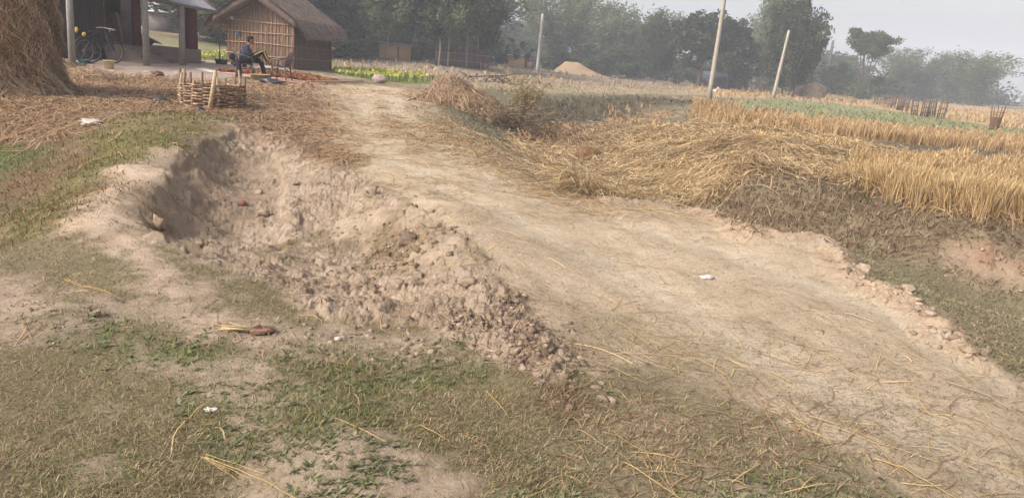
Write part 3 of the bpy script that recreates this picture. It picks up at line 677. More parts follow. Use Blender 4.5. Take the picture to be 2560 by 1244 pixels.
clods(ridge * np.clip(n1 + n2 + .3, 0, 1), .03, 85, .006, .03, cc)
clods(base_m, .0015, 86, .005, .014, [S(180, 166, 150), S(164, 148, 130)])
tag(CL.build('earth_clods', vmat('clod_earth', .95, 14, .22, bump=.7, bscale=40, spec=.1)), 'broken pale clods of earth in and round the pit', 'clods', kind='stuff')
TW = MB()   # dried weeds along the spoil ridge
blades(TW, track([(1230,720),(1290,760),(1340,830),(1400,930),(1420,980)], .3) * np.clip(n2 * 2 + .1, 0, 1), 1.0, 91, .06, .003, [S(158, 132, 104), S(180, 154, 122), S(136, 112, 88), S(168, 132, 108)], lie=.5)
blades(TW, track([(1130,590),(1210,660),(1260,700)], .15) * np.clip(n2 * 2, 0, 1), .7, 93, .07, .0035, [S(150, 120, 90), S(116, 112, 70)], lie=.5)
blades(TW, track([(560,300),(640,290),(665,330)], .3) * np.clip(n2 * 2 + .3, 0, 1), 1.0, 94, .12, .005, [S(120, 96, 72), S(98, 84, 62), S(150, 124, 92)], lie=.5)
tag(TW.build('dried_weeds', M_GRASS), 'dried brown weed tufts rooted along the spoil ridge', 'weeds', kind='stuff')

# ------------------------------------------------------------------ trees
class Cr:
    """unit-sized plant shapes: base at origin, height 1, crown about 1 wide"""
def leaf_quads(mb, C, size, aspect, cols, g, droop=0.0, up=.3):
    n = len(C)
    d = g.normal(size=(n, 3)); d[:, 2] = d[:, 2] * .6 - droop; d /= np.linalg.norm(d, axis=1)[:, None]
    e = np.cross(d, g.normal(size=(n, 3))); e /= np.linalg.norm(e, axis=1)[:, None]
    s = (size * (.6 + .8 * g.random(n)))[:, None]
    a = C - d * s * aspect * .5; b = C + e * s * .5; c_ = C + d * s * aspect * .5; f = C - e * s * .5
    V = np.stack([a, b, c_, f], 1).reshape(-1, 3); F = np.arange(n * 4).reshape(n, 4)
    mb.add(V, F, np.repeat(cols, 4, 0))
def clumps_in(blobs, per, g, shell=.55):
    out = []
    for (x, y, z, rx, ry, rz) in blobs:
        n = max(3, int(per)); d = g.normal(size=(n, 3)); d /= np.linalg.norm(d, axis=1)[:, None]
        rr = shell + (1.05 - shell) * g.random(n)
        out.append(np.array([x, y, z]) + d * rr[:, None] * np.array([rx, ry, rz]))
    return np.concatenate(out)
LG = dict(dark=[(58,70,46),(72,84,52),(48,60,42),(86,96,62)], mid=[(84,98,62),(98,110,70),(72,88,56),(110,120,80)], pale=[(112,122,88),(126,134,98),(98,110,78),(138,144,110)],
          bamboo=[(100,112,74),(116,126,84),(86,98,64),(132,138,98)], ash=[(128,132,112),(140,142,122),(112,118,98)])
def leafcols(key, n, g, clump=None):
    base = np.array([S(*c, k=.66) for c in LG[key]])
    if clump is None: i = g.integers(0, len(base), n)
    else: i = clump
    return base[i] * (.85 + .3 * g.random((n, 1)))
def proto_broad(seed, key, nblob=16, per=16, leaves=26, low=.28, size=.028, trunk=.024, rxy=.26, top=.99, flat=1.0, sparse=.11):
    g = np.random.default_rng(seed); B = []
    for i in range(nblob):
        a = g.random() * 2 * pi; t = g.random(); z = low + .1 + (top - low - .2) * t
        rad = (.36 * math.sin(pi * min(1, .18 + .75 * t)) ** .6) * math.sqrt(g.random()) * flat
        s = .10 + .08 * g.random(); B.append((math.cos(a) * rad, math.sin(a) * rad, z, s * 1.2, s * 1.2, s))
    cl = clumps_in(B, per, g); m = len(cl)
    ci = g.integers(0, 4, m)
    C = np.repeat(cl, leaves, 0) + g.normal(size=(m * leaves, 3)) * np.array([.03, .03, .022])
    crown = MB(); leaf_quads(crown, C, np.full(len(C), size), 1.6, leafcols(key, len(C), g, np.repeat(ci, leaves)), g, .2)
    tr = MB(); bark = S(112, 98, 84)
    tr.tube([(0, 0, -.02), (.006, .004, low * .5), (-.008, .01, low), (0, 0, low + .25), (.01, 0, .8)], [trunk * 1.3, trunk, trunk * .85, trunk * .5, .004], bark, n=7, jit=.2)
    for b in B[::2]:
        z0 = low * (.8 + .6 * g.random()); tr.tube([(0, 0, z0), (b[0] * .5, b[1] * .5, z0 + (b[2] - z0) * .55), (b[0], b[1], b[2])], [trunk * .55, trunk * .3, .003], bark, n=5)
    return crown, tr
def proto_bamboo(seed, key='bamboo', culms=46, spread=.40, leaves=165, size=.017, leafz=.06, droop=.5):
    g = np.random.default_rng(seed); cr = MB(); tr = MB(); cs = []
    for i in range(culms):
        a = g.random() * 2 * pi; r0 = .13 * math.sqrt(g.random()); h = .62 + .38 * g.random(); out = spread * (.25 + .8 * g.random())
        t = np.linspace(0, 1, 8); x = (r0 + out * t ** 2.4) * math.cos(a); y = (r0 + out * t ** 2.4) * math.sin(a); z = h * np.sin(t * (1.2 + .45 * g.random())) ; z = z / z.max() * h
        P = np.stack([x, y, z], 1); tr.tube(P, np.linspace(.006, .0015, 8), S(88, 90, 66), n=4, cap=False)
        n = leaves; tt = leafz + (1 - leafz) * g.random(n) ** .7
        q = np.stack([np.interp(tt, t, P[:, k]) for k in range(3)], 1)
        w = .02 + .035 * g.random(n); q += g.normal(size=(n, 3)) * w[:, None] * np.array([1.1, 1.1, .9])
        cs.append(q)
    C = np.concatenate(cs); ci = (vnoise(C[:, 0] * 9 + C[:, 2] * 5, C[:, 1] * 9 + C[:, 2] * 4, seed) * 2 + 2).astype(int).clip(0, 3)
    leaf_quads(cr, C, np.full(len(C), size), 2.4, leafcols(key, len(C), g, ci), g, droop)
    return cr, tr
def proto_tall(seed, key='mid', low=.3, size=.016, width=.2, leaves=9000, nbr=26, trunk=.010, lean=.02, droop=.7):
    """slender tree: straight pale trunk, short rising branches, drooping leaf sprays"""
    g = np.random.default_rng(seed); cr = MB(); tr = MB(); cs = []
    xs = np.cumsum(g.normal(0, lean, 7)); P = np.stack([xs - xs[0], np.cumsum(g.normal(0, lean, 7)) * .6, np.linspace(-.01, 1, 7)], 1); P[:, 1] -= P[0, 1]
    tr.tube(P, np.linspace(trunk, .002, 7), S(150, 142, 124), n=6)
    for i in range(nbr):
        t = low + (.97 - low) * (i + .5) / nbr; b = np.array([np.interp(t, P[:, 2], P[:, 0]), np.interp(t, P[:, 2], P[:, 1]), t])
        a = g.random() * 2 * pi; L = width * (.35 + .9 * g.random()) * (1.15 - .5 * abs(t - .6)); e = b + np.array([math.cos(a) * L, math.sin(a) * L, L * .55])
        tr.tube([b, (b + e) / 2 + [0, 0, L * .1], e], [.004, .0025, .001], S(130, 120, 100), n=4, cap=False)
        n = leaves // nbr; s = .2 + .8 * g.random(n); q = b + (e - b) * s[:, None]; q += g.normal(size=(n, 3)) * np.array([.03, .03, .035]) * (.6 + s)[:, None]; cs.append(q)
    C = np.concatenate(cs); ci = (vnoise(C[:, 0] * 14 + C[:, 2] * 9, C[:, 1] * 12 + C[:, 2] * 7, seed) * 2 + 2).astype(int).clip(0, 3)
    leaf_quads(cr, C, np.full(len(C), size), 2.4, leafcols(key, len(C), g, ci), g, droop)
    return cr, tr
def proto_flat(seed, key='mid', size=.020):
    """several thin trunks under one wide, layered crown"""
    g = np.random.default_rng(seed); cr = MB(); tr = MB(); cs = []
    for i in range(6):
        a = i * 1.05 + g.random(); r = .10 + .05 * g.random(); top = np.array([math.cos(a) * r * 2.4, math.sin(a) * r * 2.4, .78 + .12 * g.random()])
        b = np.array([math.cos(a) * .06, math.sin(a) * .06, -.01]); mid_ = b * .4 + top * .6 - [math.cos(a) * .06, math.sin(a) * .06, 0]
        tr.tube([b, mid_, top], [.014, .009, .004], S(108, 100, 90), n=6)
        for k in range(9):
            t = .62 + .38 * g.random(); s = mid_ + (top - mid_) * (t * 2 - 1); a2 = g.random() * 2 * pi; L = .10 + .16 * g.random()
            e = s + [math.cos(a2) * L, math.sin(a2) * L, L * .35]
            tr.tube([s, e], [.004, .0015], S(108, 100, 90), n=4, cap=False)
            for m in range(5):
                c = s + (e - s) * (.4 + .7 * g.random()) + g.normal(size=3) * .02; cs.append(c + g.normal(size=(60, 3)) * [.038, .038, .012])
    C = np.concatenate(cs); leaf_quads(cr, C, np.full(len(C), size), 1.7, leafcols(key, len(C), g), g, .1)
    C = g.normal(size=(500, 3)) * [.16, .16, .05] + [0, 0, .12]; leaf_quads(cr, C, np.full(len(C), size), 1.7, leafcols('mid', len(C), g), g, .1)
    return cr, tr
def proto_fronds(seed, n=16, L=.42, base=.6, key='mid', trunk=.018, wid=.09, droop=1.0, sub=18):
    """palm or banana: a bare trunk under arching fronds"""
    g = np.random.default_rng(seed); cr = MB(); tr = MB()
    tr.tube([(0, 0, -.02), (.01, 0, base * .5), (.0, .01, base)], [trunk * 1.3, trunk, trunk * .8], S(122, 112, 98), n=7)
    for i in range(n):
        a = i / n * 2 * pi * 2.4 + g.random() * .5; el = 1.2 * g.random() + .1; t = np.linspace(0, 1, 8); l = L * (.75 + .35 * g.random())
        r = l * t * math.cos(el * .8); z = base + l * (t * math.sin(el) * 1.1 - t ** 2 * .7 * droop)
        P = np.stack([np.cos(a) * r, np.sin(a) * r, z], 1)
        if sub == 0:
            cr.strands(P[None], np.array([[.02, .8, 1, 1, .95, .8, .5, .05]]) * wid, np.array([[-math.sin(a), math.cos(a), .15]]), leafcols(key, 1, g))
            cr.strands(P[None] + [0, 0, .001], np.array([[1, .3, .2, .2, .2, .15, .1, .1]]) * wid * .2, np.array([[-math.sin(a), math.cos(a), .15]]), leafcols('pale', 1, g))
        else:
            tt = np.repeat(np.linspace(.12, 1, sub), 2); c0 = np.stack([np.interp(tt, t, P[:, k]) for k in range(3)], 1)
            sg_ = np.tile([1, -1], sub); tip = c0 + np.stack([-math.sin(a) * sg_ * wid + math.cos(a) * wid * .5, math.cos(a) * sg_ * wid + math.sin(a) * wid * .5, np.full(len(tt), -wid * .8)], 1)
            cr.strands(np.stack([c0, (c0 + tip) / 2 + [0, 0, .006], tip], 1), np.tile([[.014, .014, .003]], (len(tt), 1)), np.tile([[math.cos(a), math.sin(a), .1]], (len(tt), 1)), leafcols(key, len(tt), g))
            cr.tube(P, np.linspace(.006, .002, 8), S(120, 120, 80), n=4, cap=False)
    return cr, tr
PROTO = {}
def proto(key):
    if key in PROTO: return PROTO[key]
    f = dict(
        broad_a=lambda: proto_broad(1, 'dark', 20, 18, 24, low=.3), broad_b=lambda: proto_broad(2, 'mid', 18, 16, 24, low=.2), broad_c=lambda: proto_broad(3, 'dark', 26, 16, 26, low=.1, rxy=.3, size=.03),
        broad_d=lambda: proto_broad(14, 'mid', 30, 14, 26, low=.08, size=.03), bushy=lambda: proto_broad(5, 'mid', 14, 14, 20, low=.0, size=.035, trunk=.012), bushy_b=lambda: proto_broad(6, 'dark', 14, 14, 20, low=.0, size=.035, trunk=.012),
        tower=lambda: proto_broad(8, 'dark', 40, 16, 24, low=.12, size=.02, trunk=.018),
        bamboo_a=lambda: proto_bamboo(11), bamboo_b=lambda: proto_bamboo(12, culms=52, spread=.5), bamboo_c=lambda: proto_bamboo(13, key='mid', spread=.45), bamboo_pale=lambda: proto_bamboo(15, key='pale', culms=36, spread=.36),
        tall_a=lambda: proto_tall(21, 'mid'), tall_b=lambda: proto_tall(22, 'bamboo', low=.2, width=.26), tall_c=lambda: proto_tall(23, 'pale', low=.35), tall_d=lambda: proto_tall(24, 'dark', low=.25, width=.24, leaves=12000),
        flat=lambda: proto_flat(31), palm=lambda: proto_fronds(41, 18, .34, .68, 'mid', .02, .10), banana=lambda: proto_fronds(42, 9, .75, .32, 'pale', .03, .16, droop=.8, sub=0),
    )[key]()
    cr, tr = f; PROTO[key] = (cr.mesh('crown'), tr.mesh('trunk'))
    PROTO[key][0].materials.append(M_LEAF); PROTO[key][1].materials.append(M_BARK)
    return PROTO[key]
def tree(name, label, key, px, d, top_py, width_px, cat='tree', group=None, rz=0, base_px=None, sink=.1, hmul=1, lean=(0, 0)):
    """a tree d metres away at photo column px; height and width follow from its top row and width"""
    p = at(px, 190, d); x, y = p[0], p[1]; z = float(hgt(x, y)) - sink
    q = at(px, top_py, d); h = (q[2] - z) * hmul; w = width_px * d / FPX
    root = empty(name, (x, y, z), label, cat, group, rz=rz, scale=(w, w, h))
    root.rotation_euler = (lean[0], lean[1], rz)
    for nm, me in zip(('crown', 'trunk'), proto(key)):
        o = bpy.data.objects.new(nm, me); COL.objects.link(o); o.parent = root
    return root
GV_ = 'tall grove behind the brown field'
for k, (key, px, d, top, w, lab) in enumerate([
    ('tall_d', 845, 66, -120, 240, 'slender tree rising straight behind the thatched hut roof'),
    ('bamboo_c', 905, 80, -110, 300, 'leafy bamboo clump rising left of the low tin roofed hut'),
    ('tall_b', 960, 64, -150, 260, 'slender grey trunked tree in front of the low tin roofed hut'),
    ('tall_a', 1035, 68, -130, 240, 'slender tree just right of the low tin roofed hut'),
    ('tall_d', 1094, 62, -160, 250, 'slender tree at the left end of the bamboo fence'),
    ('bamboo_a', 1075, 84, -90, 320, 'bamboo clump standing behind the left end of the bamboo fence'),
    ('tall_b', 1118, 62.5, -140, 230, 'pale straight tree in front of the bamboo fence, left of its middle'),
    ('tall_c', 1165, 64, -150, 250, 'pale trunked tree in front of the middle of the bamboo fence'),
    ('bamboo_c', 1160, 80, -60, 300, 'dark bamboo clump behind the right half of the bamboo fence'),
    ('tall_a', 1188, 66, -110, 200, 'slender tree near the right end of the bamboo fence'),
    ('tall_d', 1208, 70, -60, 190, 'outermost dark tree of the tall grove, its crown hanging at the sky gap')]):
    tree('bamboo_clump' if 'bamboo' in key else 'slender_tree', lab, key, px, d, top, w, group=GV_, rz=k * 1.3)
for px, d, top, w, key, lab in [
    (560, 60, -40, 330, 'broad_d', 'dense green tree filling the gap behind the shed and the hut'),
    (700, 64, -90, 360, 'broad_c', 'dark tree hidden mostly by the thatched roof'),
    (820, 72, -60, 300, 'broad_d', 'broad green tree above the right slope of the thatched roof'),
    (440, 74, 0, 260, 'broad_c', 'dark tree seen between the shed posts'),
    (250, 74, -60, 300, 'broad_d', 'green tree far behind the shed wall'),
    (900, 95, 30, 260, 'broad_c', 'hazy broad tree deep inside the grove behind the tin roofed hut'),
    (1010, 100, 20, 280, 'broad_b', 'hazy round tree deep inside the grove behind the fence'),
    (1120, 105, 25, 260, 'broad_c', 'hazy dark tree deep inside the grove, right of its middle')]:
    tree('broadleaf_tree', lab, key, px, d, top, w, rz=px)
far = [
    ('tree', 'broad_c', 1262, 150, 48, 150, 'hazy round tree in the sky gap, left one of two', 'broadleaf_tree'),
    ('tree', 'tall_b', 1318, 140, 18, 110, 'thin open topped tree in the sky gap left of the pale concrete pole', 'slender_tree'),
    ('tree', 'broad_b', 1300, 135, 95, 150, 'dark low tree behind the small yellow walled shed', 'broadleaf_tree'),
    ('tree', 'bamboo_b', 1385, 112, -12, 190, 'tall bamboo clump right behind the pale concrete pole', 'bamboo_clump'),
    ('tree', 'bamboo_a', 1455, 118, -25, 220, 'tallest bamboo clump behind the sand mound', 'bamboo_clump'),
    ('tree', 'bamboo_pale', 1510, 108, 30, 160, 'paler bamboo clump above the right side of the sand mound', 'bamboo_clump'),
    ('tree', 'bamboo_b', 1585, 122, 18, 200, 'bamboo clump between the sand mound and the leafy upright tree', 'bamboo_clump'),
    ('tree', 'bamboo_c', 1650, 126, 40, 170, 'bamboo clump behind the leafy upright tree', 'bamboo_clump'),
    ('tree', 'broad_b', 1545, 104, 110, 110, 'low twisted tree right of the sand mound', 'broadleaf_tree'),
    ('tree', 'tower', 1638, 98, 30, 105, 'leafy upright tree with a short pale trunk', 'broadleaf_tree'),
    ('tree', 'broad_a', 1750, 96, 34, 200, 'broad dark mango tree left of the nearest leaning pole', 'mango_tree'),
    ('tree', 'broad_a', 1822, 101, 52, 140, 'dark tree just right of the nearest leaning pole', 'broadleaf_tree'),
    ('tree', 'palm', 1866, 112, 48, 130, 'palm with arching fronds between the two leaning poles', 'palm_tree'),
    ('tree', 'tall_c', 1905, 108, 5, 130, 'pale drooping tree left of the tallest dark tree', 'slender_tree'),
    ('tree', 'bamboo_pale', 1900, 120, 30, 130, 'pale bamboo clump behind the white walled house', 'bamboo_clump'),
    ('tree', 'tower', 1978, 88, -40, 150, 'tallest dark tree, cut off by the top of the picture', 'broadleaf_tree'),
    ('tree', 'tower', 1962, 90, 20, 130, 'narrower dark tree sharing the foot of the tallest tree', 'broadleaf_tree'),
    ('tree', 'bushy', 1870, 104, 120, 110, 'low bushy tree below the palm', 'broadleaf_tree'),
    ('tree', 'bushy_b', 1815, 110, 130, 120, 'dark low tree in the shade right of the mango tree', 'broadleaf_tree'),
    ('tree', 'broad_d', 2045, 170, 128, 160, 'hazy blue tree behind the far haystack', 'broadleaf_tree'),
    ('tree', 'broad_d', 2110, 165, 136, 130, 'hazy tree below the two bare broken trunks', 'broadleaf_tree'),
    ('tree', 'broad_c', 2092, 132, 152, 90, 'rounded dark tree left of the flat topped trees', 'broadleaf_tree'),
    ('tree', 'flat', 2160, 118, 50, 120, 'tall flat topped tree with several thin trunks against the sky', 'flat_topped_tree'),
    ('tree', 'bushy', 2190, 124, 192, 70, 'low scrubby tree below the flat topped tree', 'broadleaf_tree'),
    ('tree', 'bamboo_a', 2245, 165, 122, 130, 'bamboo clump right of the flat topped tree, leftmost of the far row', 'bamboo_clump'),
    ('tree', 'bamboo_b', 2310, 172, 142, 140, 'lower bamboo clump in the dip of the far row', 'bamboo_clump'),
    ('tree', 'bamboo_a', 2385, 168, 142, 140, 'bamboo clump of the far row behind the last bamboo cages', 'bamboo_clump'),
    ('tree', 'bamboo_b', 2450, 160, 132, 150, 'rounded bamboo clump at the right end of the far row', 'bamboo_clump'),
    ('tree', 'bushy_b', 2020, 128, 190, 90, 'dark bush left of the far haystack under the tallest tree', 'bush'),
    ('tree', 'broad_c', 2520, 420, 236, 60, 'faint tree on the horizon left of the picture edge', 'broadleaf_tree'),
    ('tree', 'broad_d', 2575, 400, 240, 70, 'faint wide tree on the horizon at the picture edge', 'broadleaf_tree'),
    ('tree', 'bushy', 2550, 230, 256, 50, 'small hazy bush in the far paddies at the picture edge', 'bush'),
]
for i, (_, key, px, d, top, w, lab, nm) in enumerate(far):
    tree(nm, lab, key, px, d, top, w, cat='bush' if nm == 'bush' else 'tree', rz=i * 2.1)
tree('banana_plant', 'banana plant with pale torn leaves behind the bamboo cages', 'banana', 2325, 120, 232, 60, cat='banana plant')
tree('banana_plant', 'banana plant with broad pale leaves above the small yellow walled shed', 'banana', 1288, 108, 104, 70, cat='banana plant', rz=1)
tree('banana_plant', 'banana plant with hanging leaves behind the bamboo fence', 'banana', 1100, 66, 78, 80, cat='banana plant', rz=2)
# bare broken palm trunks
for px, d, top, base, lab in [(2056, 150, 118, 205, 'bare broken trunk above the haze, the shorter of two'), (2082, 150, 104, 205, 'bare broken trunk leaning right above the haze, the taller of two')]:
    a = at(px - (px - 2050) * .45, base, d); b = at(px, top, d); a[2] = float(hgt(a[0], a[1]))
    m = MB(); P = np.array([a + (b - a) * t for t in np.linspace(0, 1, 9)]) + rng.normal(0, .05, (9, 3)); m.tube(P, np.linspace(.32, .2, 9), S(96, 90, 86), n=7, jit=.5)
    for k in range(14):
        q = P[4 + k % 5]; m.tube([q, q + [rng.normal() * .5, rng.normal() * .3, .3]], [.06, .02], S(96, 90, 86), n=4)
    tag(m.build('dead_trunk', M_BARK, loc=a), lab, 'dead tree')
# far wood behind the rows: one mass nobody could count
uw = MB(); g = np.random.default_rng(99)
cs, cl = [], []
for i in range(420):
    px = g.uniform(780, 2520); d = g.uniform(125, 230) if px > 1240 else g.uniform(78, 120)
    if px > 2180: d = g.uniform(178, 240)
    p = at(px, 190, d); hh = (2.0 + 5.5 * g.random()) * (.8 if px > 1250 else 1); n = 90
    cs.append(np.array([p[0], p[1], float(hgt(p[0], p[1])) + hh * .5]) + g.normal(size=(n, 3)) * [2.0, 1.2, hh * .28]); cl.append(np.full(n, g.integers(0, 4)))
C = np.concatenate(cs); leaf_quads(uw, C, np.full(len(C), .5), 1.5, leafcols('dark', len(C), g, np.concatenate(cl)), g, .2)
tag(uw.build('undergrowth', M_LEAF), 'far tangled undergrowth and woodland behind the tree rows', 'undergrowth', kind='stuff')
# undergrowth nearer: shrubs along the village bank
for i, (px, d, top, w) in enumerate([(860, 62, 95, 90), (905, 63, 100, 70), (1040, 70, 105, 60), (1075, 72, 100, 60), (1248, 90, 128, 36), (1372, 100, 140, 50), (1400, 100, 130, 90), (1470, 104, 110, 100), (1570, 108, 130, 90), (1700, 106, 150, 80), (1790, 108, 160, 70), (1940, 112, 175, 60), (2230, 150, 200, 80), (2140, 128, 215, 50)]):
    tree('bush', ['leafy bush in the tree row, ', 'dark bush under trees, '][i % 2] + [
        'just right of the hut eave', 'left of the low tin roofed hut', 'at the right corner of the low tin roofed hut', 'between tin roofed hut and bamboo fence', 'left of the small yellow walled shed', 'right of the small yellow walled shed',
        'left of the sand mound', 'behind the sand mound', 'right of the sand mound', 'left of the mango trunk', 'right of the mango trunk', 'right of the white walled house', 'left end of the far bamboo row', 'below the flat topped tree'][i],
        'bushy' if i % 2 else 'bushy_b', px, d, top, w, cat='bush', rz=i)

# ------------------------------------------------------------------ built things
def line_pt(px, a, b):
    """where the sight line of a photo column meets the ground line a-b (seen from above)"""
    v = at(px, 120, 1.0)[:2]; e = b[:2] - a[:2]
    s = np.linalg.solve(np.array([[v[0], -e[0]], [v[1], -e[1]]]), a[:2]); return a[:2] + e * s[1]
def P3(p, z): return np.array([p[0], p[1], z])
BAM = S(190, 158, 124); BAM_SHADE = S(150, 122, 98); MATC = S(140, 112, 92)  # second bamboo tone is darkened for the hut side turned from the sun

# thatched hut
Bc = ground_hit(733, 174); Bz = float(hgt(*Bc)); dB = math.hypot(*Bc)
Ac = at(568, 160, dB * 1.035)[:2]; ex = (Ac - Bc); wg = np.linalg.norm(ex); ex /= wg; ey = np.array([ex[1], -ex[0]])
if ey @ Bc < 0: ey = -ey
sc_ = dB / 31.0; Hw, Ha, Ln = 1.66 * sc_, 2.44 * sc_, 4.1 * sc_
hut = empty('thatched_hut', (Bc[0], Bc[1], Bz), 'small bamboo hut with woven walls and a grey thatched roof beyond the seated person', 'hut')
def hp(x, y, z): q = Bc + ex * x + ey * y; return np.array([q[0], q[1], Bz + z])
def hl(p): return p - np.array([Bc[0], Bc[1], Bz])
m = MB(); t = .04
gp = [(0, -.1), (wg, -.1), (wg, Hw), (wg / 2, Ha), (0, Hw)]
V = [hp(x, y, z) for y in (0, t) for x, z in gp]
m.add(V, [[0, 3, 4, 0][:3], [0, 2, 3], [0, 1, 2], [5, 9, 8], [5, 8, 7], [5, 7, 6]], MATC); 
o = m.build('gable_wall', M_MAT, hut); o.data.transform(mathutils.Matrix.Translation([-Bc[0], -Bc[1], -Bz]))
def hpart(mb_, name, mat_, parent=hut):
    o = mb_.build(name, mat_, parent)
    o.data.transform(mathutils.Matrix.Translation([-Bc[0], -Bc[1], -Bz])); return o
m = MB()
for k in range(20):
    x = .1 + (wg - .2) * k / 19 + rng.normal(0, .02); zt = Hw + (Ha - Hw) * (1 - abs(x - wg / 2) / (wg / 2)); x2 = x + rng.normal(0, .035)
    m.tube([hp(x, -.03, -.02), hp((x + x2) / 2 + rng.normal(0, .01), -.035, zt / 2), hp(x2, -.03, zt - .03)], .013, BAM * rng.uniform(.85, 1.15), n=5)
for z in (.03, .42, .86, 1.25, 1.64):
    z *= sc_; pts = [hp(x, -.05, z + .02 * math.sin(x * 2 + z * 5) + .01 * x) for x in np.linspace(-.08, wg + .05, 9)]
    m.tube(pts, .02, BAM * rng.uniform(.9, 1.12), n=6)
m.tube([hp(-.02, -.05, Hw), hp(wg / 2, -.05, Ha)], .018, BAM, n=5); m.tube([hp(wg + .02, -.05, Hw), hp(wg / 2, -.05, Ha)], .018, BAM, n=5)
hpart(m, 'gable_lattice', M_WOOD)
m = MB(); V = [hp(x, y, z) for x in (0, t) for y, z in ((.03, -.25), (Ln, -.25), (Ln, Hw), (.03, Hw))]; m.add(V, [[0, 1, 2, 3], [4, 7, 6, 5], [1, 5, 6, 2]], S(122, 98, 82)); hpart(m, 'side_wall', M_MAT)  # mat darker than the gable: shade of this side put into its colour
m = MB(); V = [hp(x, y, z) for x in (wg - t, wg) for y, z in ((.03, -.1), (Ln, -.1), (Ln, Hw), (.03, Hw))] + [hp(.05, Ln, -.2), hp(wg, Ln, -.2), hp(wg, Ln, Hw), hp(.05, Ln, Hw), hp(wg / 2, Ln, Ha)]
m.add(V, [[0, 1, 2, 3], [4, 7, 6, 5], [8, 9, 10, 11]], MATC); m.f.append(np.array([[8, 10, 12]]) + 0 + 0 * m.n); hpart(m, 'rear_wall', M_MAT)
m = MB()
for k in range(20):
    y = .08 + (Ln - .14) * k / 19 + rng.normal(0, .02); m.tube([hp(-.03, y, -.22), hp(-.035, y + rng.normal(0, .03), .8), hp(-.03, y + rng.normal(0, .05), Hw - .02)], .012, BAM_SHADE * rng.uniform(.85, 1.2), n=5)
for z in (-.05, .4, .85, 1.3):
    m.tube([hp(-.05, y, z * sc_ + .015 * math.sin(y * 3) - .015 * y) for y in np.linspace(-.05, Ln + .06, 8)], .018, BAM_SHADE * rng.uniform(1, 1.2), n=6)
m.tube([hp(-.03, -.03, -.2), hp(-.03, -.03, Hw + .05)], .04, S(118, 92, 76), n=7); m.tube([hp(-.03, Ln, -.3), hp(-.03, Ln, Hw + .05)], .045, S(96, 78, 68), n=7)
hpart(m, 'side_lattice', M_WOOD)
m = MB(); oh, of, th = .42, .6, .3
sl = (Ha - Hw) / (wg / 2)
def roofz(x): return Ha + .07 - abs(x - wg / 2) * sl
for sgn in (1, -1):
    xe = -oh if sgn > 0 else wg + oh; xs = np.linspace(wg / 2, xe, 12); ys = np.linspace(-of, Ln + .35, 16)
    nz = rng.normal(0, .02, (12, 16)); T = [hp(x, y, roofz(x) + th * (1.25 - .35 * abs(x - wg / 2) / (wg / 2)) + nz[i, j]) for i, x in enumerate(xs) for j, y in enumerate(ys)]
    Bt = [hp(x, y, roofz(x)) for x in xs for y in ys]
    n_ = len(T); F = []
    for i in range(11):
        for j in range(15):
            a = i * 16 + j; F.append([a, a + 1, a + 17, a + 16]); F.append([n_ + a, n_ + a + 16, n_ + a + 17, n_ + a + 1])
    for j in range(15): a = 11 * 16 + j; F.append([a, a + 1, n_ + a + 1, n_ + a])
    for i in range(11):
        a = i * 16; F.append([a, a + 16, n_ + a + 16, n_ + a]); a += 15; F.append([a, n_ + a, n_ + a + 16, a + 16])
    m.add(T + Bt, F, S(122, 104, 92))
rf = hpart(m, 'thatch_roof', M_THATCH)
m = MB(); n = 14000; g = np.random.default_rng(5); sgn = np.where(g.random(n) < .8, 1, -1); tt = g.random(n); yy = -of + (Ln + .35 + of) * g.random(n)
eave = g.random(n) < .3; tt[eave] = .93 + .07 * g.random(eave.sum()); front = g.random(n) < .12; yy[front] = -of + .03 * g.random(front.sum())
hw_ = wg / 2 + oh; L = .25 + .3 * g.random(n); pts = []
for k in range(3):
    dd_ = tt * hw_ + L * k / 2 * .9; x = np.where(sgn > 0, wg / 2 - dd_, wg / 2 + dd_); over = np.maximum(0, dd_ - hw_)
    z = Ha + .07 - np.minimum(dd_, hw_) * sl + th * (1.25 - .35 * np.minimum(dd_ / (wg / 2), 1)) + .015 + .09 * g.random(n) ** 2 - over * 1.3 - np.where(eave, .22 * g.random(n), 0)
    q = Bc[None] + ex[None] * (x + (over > 0) * 0)[:, None] + ey[None] * (yy + .14 * (g.random(n) - .5) * k)[:, None]
    pts.append(np.stack([q[:, 0], q[:, 1], Bz + z], 1))
m.strands(np.stack(pts, 1), .014 + .012 * g.random(n), np.tile([[ey[0], ey[1], .15]], (n, 1)), pick([S(152, 130, 114), S(122, 102, 90), S(178, 156, 136), S(98, 80, 70)], n, g, .3))
hpart(m, 'loose_thatch', M_STRAW, rf)
m = MB(); m.tube([hp(wg / 2, -of + .1, Ha + .02), hp(wg / 2, Ln + .2, Ha + .02)], .05, S(120, 92, 70), n=7)
m.tube([hp(wg / 2 - .05, -.12, Ha - .1), hp(wg / 2 - .02, -.12, Ha + .3)], .05, S(150, 112, 84), n=6)
for x in (-.1, wg + .1): m.tube([hp(x, -of + .1, roofz(x) - .02), hp(x, Ln + .2, roofz(x) - .02)], .03, S(120, 92, 70), n=6)
hpart(m, 'roof_pole', M_WOOD)
m = MB(); m.tube([hp(.35, 1.2, Hw + .28), hp(.5, 1.9, Hw + .36), hp(.4, 2.7, Hw + .3)], .012, S(150, 132, 112), n=5); hpart(m, 'roof_binding', M_WOOD, rf)
m = MB()
m.blob(hp(wg - .28, -.1, Hw * 1.02 + .04), (.10, .05, .06), S(220, 218, 222), 3, .4); tag(m.build('white_cloth', M_CLOTH, loc=hp(wg - .28, -.1, Hw)), 'small white cloth tucked under the left eave of the thatched hut', 'cloth')
